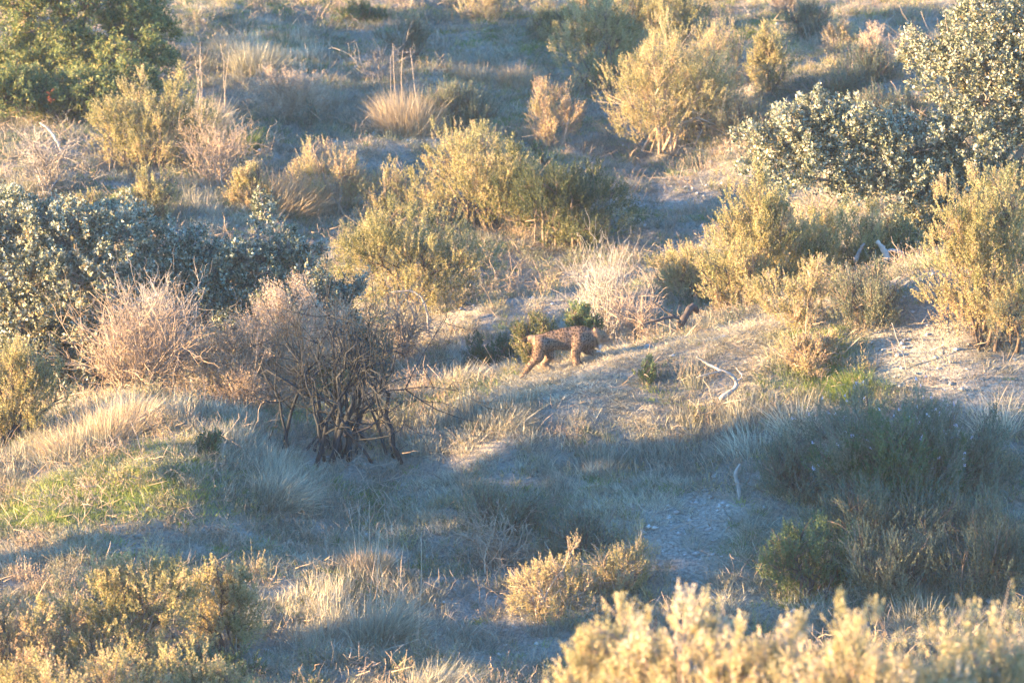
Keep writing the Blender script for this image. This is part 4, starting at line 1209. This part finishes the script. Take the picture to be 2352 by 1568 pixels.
# ------------------------------------------------------------------ rocks
def rock(label, px, py, w, h, seed, mat='stone'):
    o, dd = ground_at(px, py)
    q = R_(seed)
    rx = w * dd / F / 2; H = h * dd / F
    th = np.linspace(0.02, PI - 0.02, 14); ph = np.linspace(0, 2 * PI, 22, endpoint=False)
    T, Pp = np.meshgrid(th, ph, indexing='ij')
    U = np.stack([np.sin(T) * np.cos(Pp), np.sin(T) * np.sin(Pp), np.cos(T)], -1).reshape(-1, 3)
    for _ in range(9):      # knock flat facets off a ball
        nv = nrm(q.normal(size=3)); cut = 0.62 + 0.25 * q.random()
        dp = U @ nv
        U = U - np.where(dp > cut, dp - cut, 0)[:, None] * nv
    U = U + q.normal(size=U.shape) * 0.015
    V = U * np.array([rx, rx * 0.8, H * 0.75]) + np.array([0, 0, H * 0.2])
    ii = np.arange(14 * 22).reshape(14, 22)
    qd = np.stack([ii[:-1], np.roll(ii, -1, 1)[:-1], np.roll(ii, -1, 1)[1:], ii[1:]], -1).reshape(-1, 4)
    b = Buf(); b.add(V, [qd], 0.6)
    r = b.obj('rock', M[mat], smooth=False)
    r.location = o
    tag(r, label, 'rock', 'rocks in the dry grass')


M['rock'] = bark_mat('weathered_rock', (0.13, 0.11, 0.09), (0.36, 0.32, 0.27), 9)
rock('flat weathered rock half buried in straw on the low bank at lower left of centre', 870, 1290, 105, 36, 3, 'rock')
rock('small white stone on the sunlit crest right of the lynx muzzle', 1487, 800, 20, 12, 4)
rock('small pale stone at the top of the shaded upper slope left of centre', 467, 52, 16, 11, 5)

# ------------------------------------------------------------------ lynx
def build_lynx():
    S = 1 / 192.8
    o, dd = ground_at(1410 / 1.0884, 918 / 1.0884)
    S = dd / (F * 1.0884)

    def J(px, py, y=0.0):          # joint in metres about the origin o; y away from the camera
        return np.array([(px - 1410) * S, y, (918 - py) * S])
    near, farr = -0.075, 0.075

    def foot(px, py, y):
        j = J(px, py, y)
        j[2] = float(terr(o[0] + j[0], o[1] + y)) - o[2] + 0.022
        return j
    C = []   # (a, b, ra, rb, yscale, blend)

    def cap(a, b, ra, rb, ys=1.0):
        C.append((a, b, ra * S, rb * S, ys))
    # trunk: pelvis, loin, rib cage, shoulders
    cap(J(1352, 856), J(1380, 851), 19.5, 21, 1.35)
    cap(J(1380, 851), J(1412, 847), 21, 25, 1.4)
    cap(J(1412, 847), J(1448, 846), 25.5, 28, 1.5)
    cap(J(1440, 838), J(1455, 838), 21, 21, 1.7)
    cap(J(1450, 848), J(1478, 846), 26, 20, 1.5)      # chest and neck base
    cap(J(1466, 840), J(1492, 838), 20, 15, 1.2)      # neck
    # head
    HD = 5.0
    J0 = J
    J = lambda px, py, y=0.0: J0(px, py + HD, y)
    cap(J(1494, 835), J(1504, 834), 16.5, 13.5, 1.0)
    cap(J(1505, 838), J(1516, 843.5), 10, 6.5, 1.0)
    cap(J(1506, 847), J(1514, 850), 7, 4.6, 1.0)
    for y in (-0.055, 0.055):                          # cheek ruff
        cap(J(1493, 842, y * 0.7), J(1500, 862, y * 0.95), 9, 2.5, 1.0)
    for y in (-0.048, 0.048):                          # ears
        cap(J(1490, 823, y), J(1486, 809, y * 1.35), 4.6, 1.4, 1.0)
    J = J0
    # tail
    cap(J(1341, 845), J(1327, 845), 5.5, 4.8)
    cap(J(1327, 845), J(1312, 851), 4.8, 4.4)
    # near hind leg, stretched back
    f = foot(1306, 953, near)
    cap(J(1352, 860, near * 0.8), J(1345, 889, near), 20, 12.5)
    cap(J(1345, 889, near), J(1322, 916, near), 12.0, 6.2)
    cap(J(1322, 916, near), f + np.array([0, 0, 0.01]), 6.2, 5.0)
    cap(f, f + np.array([0.045, 0, 0.002]), 5.2, 4.8)
    # far hind leg, under the belly
    f = foot(1374, 931, farr)
    cap(J(1360, 862, farr * 0.8), J(1377, 889, farr), 18, 11)
    cap(J(1377, 889, farr), J(1360, 911, farr), 10.5, 6)
    cap(J(1360, 911, farr), f, 6, 4.8)
    cap(f, f + np.array([0.05, 0, 0.004]), 5.2, 4.6)
    # near fore leg, upright
    f = foot(1441, 920, near)
    cap(J(1448, 850, near * 0.8), J(1438, 880, near), 19, 10.5)
    cap(J(1438, 880, near), J(1442, 905, near), 10, 7.2)
    cap(J(1442, 905, near), f, 7.2, 6.2)
    cap(f, f + np.array([0.042, 0, 0.0]), 6.6, 5.6)
    # far fore leg, reaching forward
    f = foot(1506, 903, farr)
    cap(J(1464, 852, farr * 0.8), J(1470, 876, farr), 16, 10)
    cap(J(1470, 876, farr), J(1496, 886, farr), 9.5, 6.6)
    cap(J(1496, 886, farr), f, 6.6, 5.6)
    cap(f, f + np.array([0.045, 0, 0.0]), 6.2, 5.2)
    h = 0.0085
    lo = np.array([-0.66, -0.21, -0.36]); hi = np.array([0.68, 0.21, 0.68])
    dims = np.ceil((hi - lo) / h).astype(int)
    gx, gy, gz = [lo[i] + h * np.arange(dims[i]) for i in range(3)]
    Pm = np.stack(np.meshgrid(gx, gy, gz, indexing='ij'), -1).astype(np.float32)
    k = 0.016
    acc = np.zeros(Pm.shape[:3], np.float32)
    for a, b, ra, rb, ys in C:
        sc = np.array([1, ys, 1], np.float32)
        mnp = np.minimum(a, b) - max(ra, rb) - 0.09; mxp = np.maximum(a, b) + max(ra, rb) + 0.09
        i0 = np.clip(((mnp - lo) / h).astype(int), 0, dims - 1); i1 = np.clip(((mxp - lo) / h).astype(int) + 1, 1, dims)
        sub = Pm[i0[0]:i1[0], i0[1]:i1[1], i0[2]:i1[2]]
        c = np.array([0, (a[1] + b[1]) / 2, 0])
        a_ = (a - c); b_ = (b - c)
        pa = (sub - c.astype(np.float32)) * sc - a_.astype(np.float32) * sc
        ba = ((b_ - a_) * sc).astype(np.float32)
        t = np.clip((pa @ ba) / (ba @ ba), 0, 1)
        dist = np.linalg.norm(pa - t[..., None] * ba, axis=-1) - (ra + (rb - ra) * t)
        acc[i0[0]:i1[0], i0[1]:i1[1], i0[2]:i1[2]] += np.exp(-np.clip(dist, -0.1, 0.2) / k * 1.0)
    sdf = -k * np.log(np.maximum(acc, 1e-9))
    # surface nets
    s = sdf < 0
    nx_, ny_, nz_ = s.shape
    cs = [s[i:nx_ - 1 + i, j:ny_ - 1 + j, kk:nz_ - 1 + kk] for i in (0, 1) for j in (0, 1) for kk in (0, 1)]
    cnt = sum(c.astype(int) for c in cs)
    act = (cnt > 0) & (cnt < 8)
    vid = -np.ones(act.shape, int)
    ijk = np.argwhere(act)
    vid[act] = np.arange(len(ijk))
    off = [np.array((i, j, kk)) for i in (0, 1) for j in (0, 1) for kk in (0, 1)]
    pos = np.zeros((len(ijk), 3)); wsum = np.zeros(len(ijk))
    for p_ in range(8):
        for q_ in range(p_ + 1, 8):
            dlt = off[q_] - off[p_]
            if abs(dlt).sum() != 1: continue
            A = ijk + off[p_]; B = ijk + off[q_]
            va = sdf[A[:, 0], A[:, 1], A[:, 2]]; vb = sdf[B[:, 0], B[:, 1], B[:, 2]]
            cr = (va < 0) != (vb < 0)
            t = np.where(cr, va / np.where(cr, va - vb, 1), 0)
            pos += np.where(cr[:, None], off[p_] + dlt * t[:, None], 0); wsum += cr
    V = lo + h * (ijk + pos / wsum[:, None])
    Q = []
    for ax in range(3):
        e = np.zeros(3, int); e[ax] = 1
        n1 = np.zeros(3, int); n1[(ax + 1) % 3] = 1
        n2 = np.zeros(3, int); n2[(ax + 2) % 3] = 1
        s0 = s[:nx_ - e[0], :ny_ - e[1], :nz_ - e[2]]; s1 = s[e[0]:, e[1]:, e[2]:]
        for flip, cond in ((0, s0 & ~s1), (1, ~s0 & s1)):
            c = np.argwhere(cond)
            c = c[(c[:, (ax + 1) % 3] > 0) & (c[:, (ax + 2) % 3] > 0)]
            g = [c - n1 - n2, c - n2, c, c - n1]
            f4 = np.stack([vid[tuple(x.T)] for x in g], 1)
            Q.append(f4[:, ::-1] if flip else f4)
    Q = np.concatenate(Q)
    # coat
    x, y, z = V.T
    px = x / S + 1410; py = 918 - z / S
    r2 = R_(33)
    tawny = np.array([0.215, 0.135, 0.087])
    col = np.tile(tawny, (len(V), 1)) * (0.8 + 0.45 * vnoise(px * 0.14 + y * 40, py * 0.14))[:, None]

    def mixin(w, c):
        w = np.clip(w, 0, 1)[:, None]
        col[:] = col * (1 - w) + np.array(c) * w
    # grizzled flank, warm legs
    mixin(0.45 * np.clip(1 - abs(py - 848) / 26, 0, 1) * (px > 1360) * (px < 1490), (0.20, 0.15, 0.12))
    mixin(np.clip((py - 868) / 10, 0, 1) * (px > 1384) * (px < 1430) * 0.7, (0.52, 0.42, 0.31))
    # spots
    gsp = 5.4
    qx = px / gsp + 0.35 * vnoise(px * 0.2, py * 0.2); qy = py / (gsp * 0.85) + y * 18
    ix = np.floor(qx); iy = np.floor(qy); best = np.full(len(V), 9.0)
    for dx in (-1, 0, 1):
        for dy in (-1, 0, 1):
            cxx = ix + dx; cyy = iy + dy
            hx = _tab[(cxx.astype(int) * 7 + 11) & 255, (cyy.astype(int) * 13 + 5) & 255]
            hy = _tab[(cxx.astype(int) * 5 + 91) & 255, (cyy.astype(int) * 3 + 57) & 255]
            best = np.minimum(best, np.hypot(cxx + 0.15 + 0.7 * hx - qx, cyy + 0.15 + 0.7 * hy - qy))
    mixin(np.clip((0.40 - best) * 7, 0, 1) * (px < 1486) * 0.95, (0.03, 0.022, 0.018))
    # face, beard, chest
    fy = py - HD
    hd = np.clip((px - 1483) / 4, 0, 1) * (fy < 868)
    mixin(hd * 0.7, (0.27, 0.165, 0.09))
    mixin(np.clip((0.34 - best) * 6, 0, 1) * hd * (fy < 838) * 0.7, (0.05, 0.036, 0.028))
    mixin(np.clip((fy - 847) / 4, 0, 1) * np.clip((px - 1497) / 4, 0, 1) * (fy < 858) * 0.6, (0.40, 0.33, 0.25))
    mixin(np.clip((fy - 853) / 4, 0, 1) * np.clip((px - 1490) / 3, 0, 1) * (fy < 875) * 0.9, (0.60, 0.55, 0.48))
    mixin(np.clip(1 - abs(px - 1491 - (fy - 845) * 0.25) / 3.5, 0, 1) * (fy > 834) * (fy < 868) * 0.95, (0.03, 0.026, 0.022))
    mixin(np.clip(1.4 - np.hypot(px - 1510, fy - 835) / 2.6, 0, 1) * (abs(y) > 0.02), (0.02, 0.017, 0.014))
    mixin(np.clip(1 - np.hypot(px - 1523, fy - 843) / 4.0, 0, 1) * 1.2, (0.05, 0.03, 0.03))
    ear = np.clip((827 - fy) / 4, 0, 1) * (px > 1478) * (px < 1497) * (abs(y) > 0.04)
    mixin(ear * 0.85, (0.26, 0.165, 0.10))
    mixin(np.clip((815 - fy) / 3, 0, 1) * (px > 1476) * (px < 1497), (0.02, 0.018, 0.018))
    # tail
    tl = (px < 1338) * (py < 858)
    mixin(tl * 0.6, (0.52, 0.36, 0.22))
    mixin(np.clip((1320 - px) / 2, 0, 1) * tl, (0.012, 0.011, 0.011))
    # pale inner sides of the legs
    mixin(np.clip((y - 0.03) / 0.03, 0, 1) * (py > 880) * 0.4, (0.5, 0.42, 0.33))
    me = mk_mesh('lynx', V, [Q], col=np.clip(col, 0, 1), smooth=True)
    m, n_, l_ = new_mat('lynx_coat')
    a = n_.new('ShaderNodeAttribute'); a.attribute_name = 'fur'
    pr = n_.new('ShaderNodeBsdfPrincipled'); pr.inputs['Roughness'].default_value = 0.8; pr.inputs['Specular IOR Level'].default_value = 0.15
    l_.new(a.outputs['Color'], pr.inputs['Base Color'])
    oo = n_.new('ShaderNodeOutputMaterial'); l_.new(pr.outputs[0], oo.inputs[0])
    me.materials.append(m)
    ob = bpy.data.objects.new('lynx', me); COL.objects.link(ob); ob.location = o
    tag(ob, 'spotted tawny lynx with a short black-tipped tail walking right along the crest', 'lynx')
    # short coat hair
    nv = np.zeros((len(V), 3))
    fn = np.cross(V[Q[:, 2]] - V[Q[:, 0]], V[Q[:, 3]] - V[Q[:, 1]])
    for c in range(4): np.add.at(nv, Q[:, c], fn)
    nv = nrm(nv)
    if np.mean(np.einsum('ij,ij->i', nv, V - V.mean(0))) < 0: nv = -nv
    NH = 22000
    j = r2.integers(0, len(V), NH)
    base = V[j] + r2.normal(size=(NH, 3)) * 0.003
    flow = np.array([-0.75, 0, -0.25])
    leg = (py[j] > 885)[:, None]
    flow = np.where(leg, np.array([-0.15, 0, -0.7]), flow)
    dr = nrm(nv[j] * 0.55 + flow + r2.normal(size=(NH, 3)) * 0.25)
    ruff = ((px[j] > 1488) & (px[j] < 1508) & (py[j] > 848 + HD) & (py[j] < 880))
    dr[ruff] = nrm(dr[ruff] * 0.3 + np.array([0.1, 0, -1.0]))
    Lh = np.where(ruff, 0.032, np.where(leg[:, 0], 0.012, 0.021)) * (0.7 + 0.6 * r2.random(NH))
    sd = nrm(np.cross(dr, r2.normal(size=(NH, 3)))) * 0.0016
    HV = np.stack([base - sd, base + sd, base + dr * Lh[:, None]], 1).reshape(-1, 3)
    hc = np.repeat(np.clip(col[j] * (0.75 + 0.55 * r2.random((NH, 1))), 0, 1), 3, 0)
    hm = mk_mesh('coat_hair', HV, [np.arange(3 * NH).reshape(-1, 3)], col=hc)
    hm.materials.append(m)
    ho = bpy.data.objects.new('coat_hair', hm); COL.objects.link(ho); ho.parent = ob
    tag(ho, kind='stuff')
    # eyes, nose and ear tufts
    def blob(nm, c, r, mat):
        th = np.linspace(0, PI, 6); ph = np.linspace(0, 2 * PI, 8, endpoint=False)
        VV = np.array([[math.sin(t) * math.cos(q), math.sin(t) * math.sin(q), math.cos(t)] for t in th for q in ph]) * r + c
        ii = np.arange(48).reshape(6, 8)
        qq = np.stack([ii[:-1], np.roll(ii, -1, 1)[:-1], np.roll(ii, -1, 1)[1:], ii[1:]], -1).reshape(-1, 4)
        b = Buf(); b.add(VV, [qq], 0.5)
        b.obj(nm, mat, ob, smooth=True)
    em = leaf_mat('amber_eye', [(0, (0.10, 0.05, 0.01)), (1, (0.14, 0.08, 0.02))], trans=0, rough=0.1, spec=0.6)
    dm = leaf_mat('dark_nose_skin', [(0, (0.03, 0.02, 0.02)), (1, (0.03, 0.02, 0.02))], trans=0, rough=0.4)
    for y in (-0.045, 0.045):
        blob('eye', J(1509.5, 835 + HD, y), 0.0085, em)
    blob('nose', J(1522.5, 842.5 + HD, 0), np.array([0.012, 0.015, 0.010]), dm)
    for y in (-0.066, 0.066):
        p0 = J(1486, 809 + HD, y)[None]; p1 = J(1483, 798 + HD, y * 1.05)[None]
        TT = bez(p0, (p0 + p1) / 2, p1, 4)
        V_, q_ = tubes(TT, np.linspace(0.006, 0.001, 4)[None], 5, r2)
        b = Buf(); b.add(V_, q_, 0.5); b.obj('ear_tuft', dm, ob)
    return ob


build_lynx()

hz, n, l = new_mat('thin_morning_haze')
pv = n.new('ShaderNodeVolumePrincipled')
pv.inputs['Color'].default_value = (0.82, 0.90, 1.0, 1)
pv.inputs['Density'].default_value = 0.00024
pv.inputs['Anisotropy'].default_value = 0.2
ho = n.new('ShaderNodeOutputMaterial'); l.new(pv.outputs[0], ho.inputs['Volume'])
zlo = float(GZ.min()) - 1.0
zhi = max(float(GZ.max()), CAMZ) + 6.0
bx = np.array([(x, y, z) for x in (-92, 92) for y in (-42, 262) for z in (zlo, zhi)], float)
hb = mk_mesh('haze', bx, [np.array([(0, 1, 3, 2), (4, 6, 7, 5), (0, 4, 5, 1), (2, 3, 7, 6), (0, 2, 6, 4), (1, 5, 7, 3)])])
hb.materials.append(hz)
hob = bpy.data.objects.new('haze', hb); COL.objects.link(hob)
tag(hob, 'thin bluish haze in the air over the whole hillside', 'haze', kind='stuff')
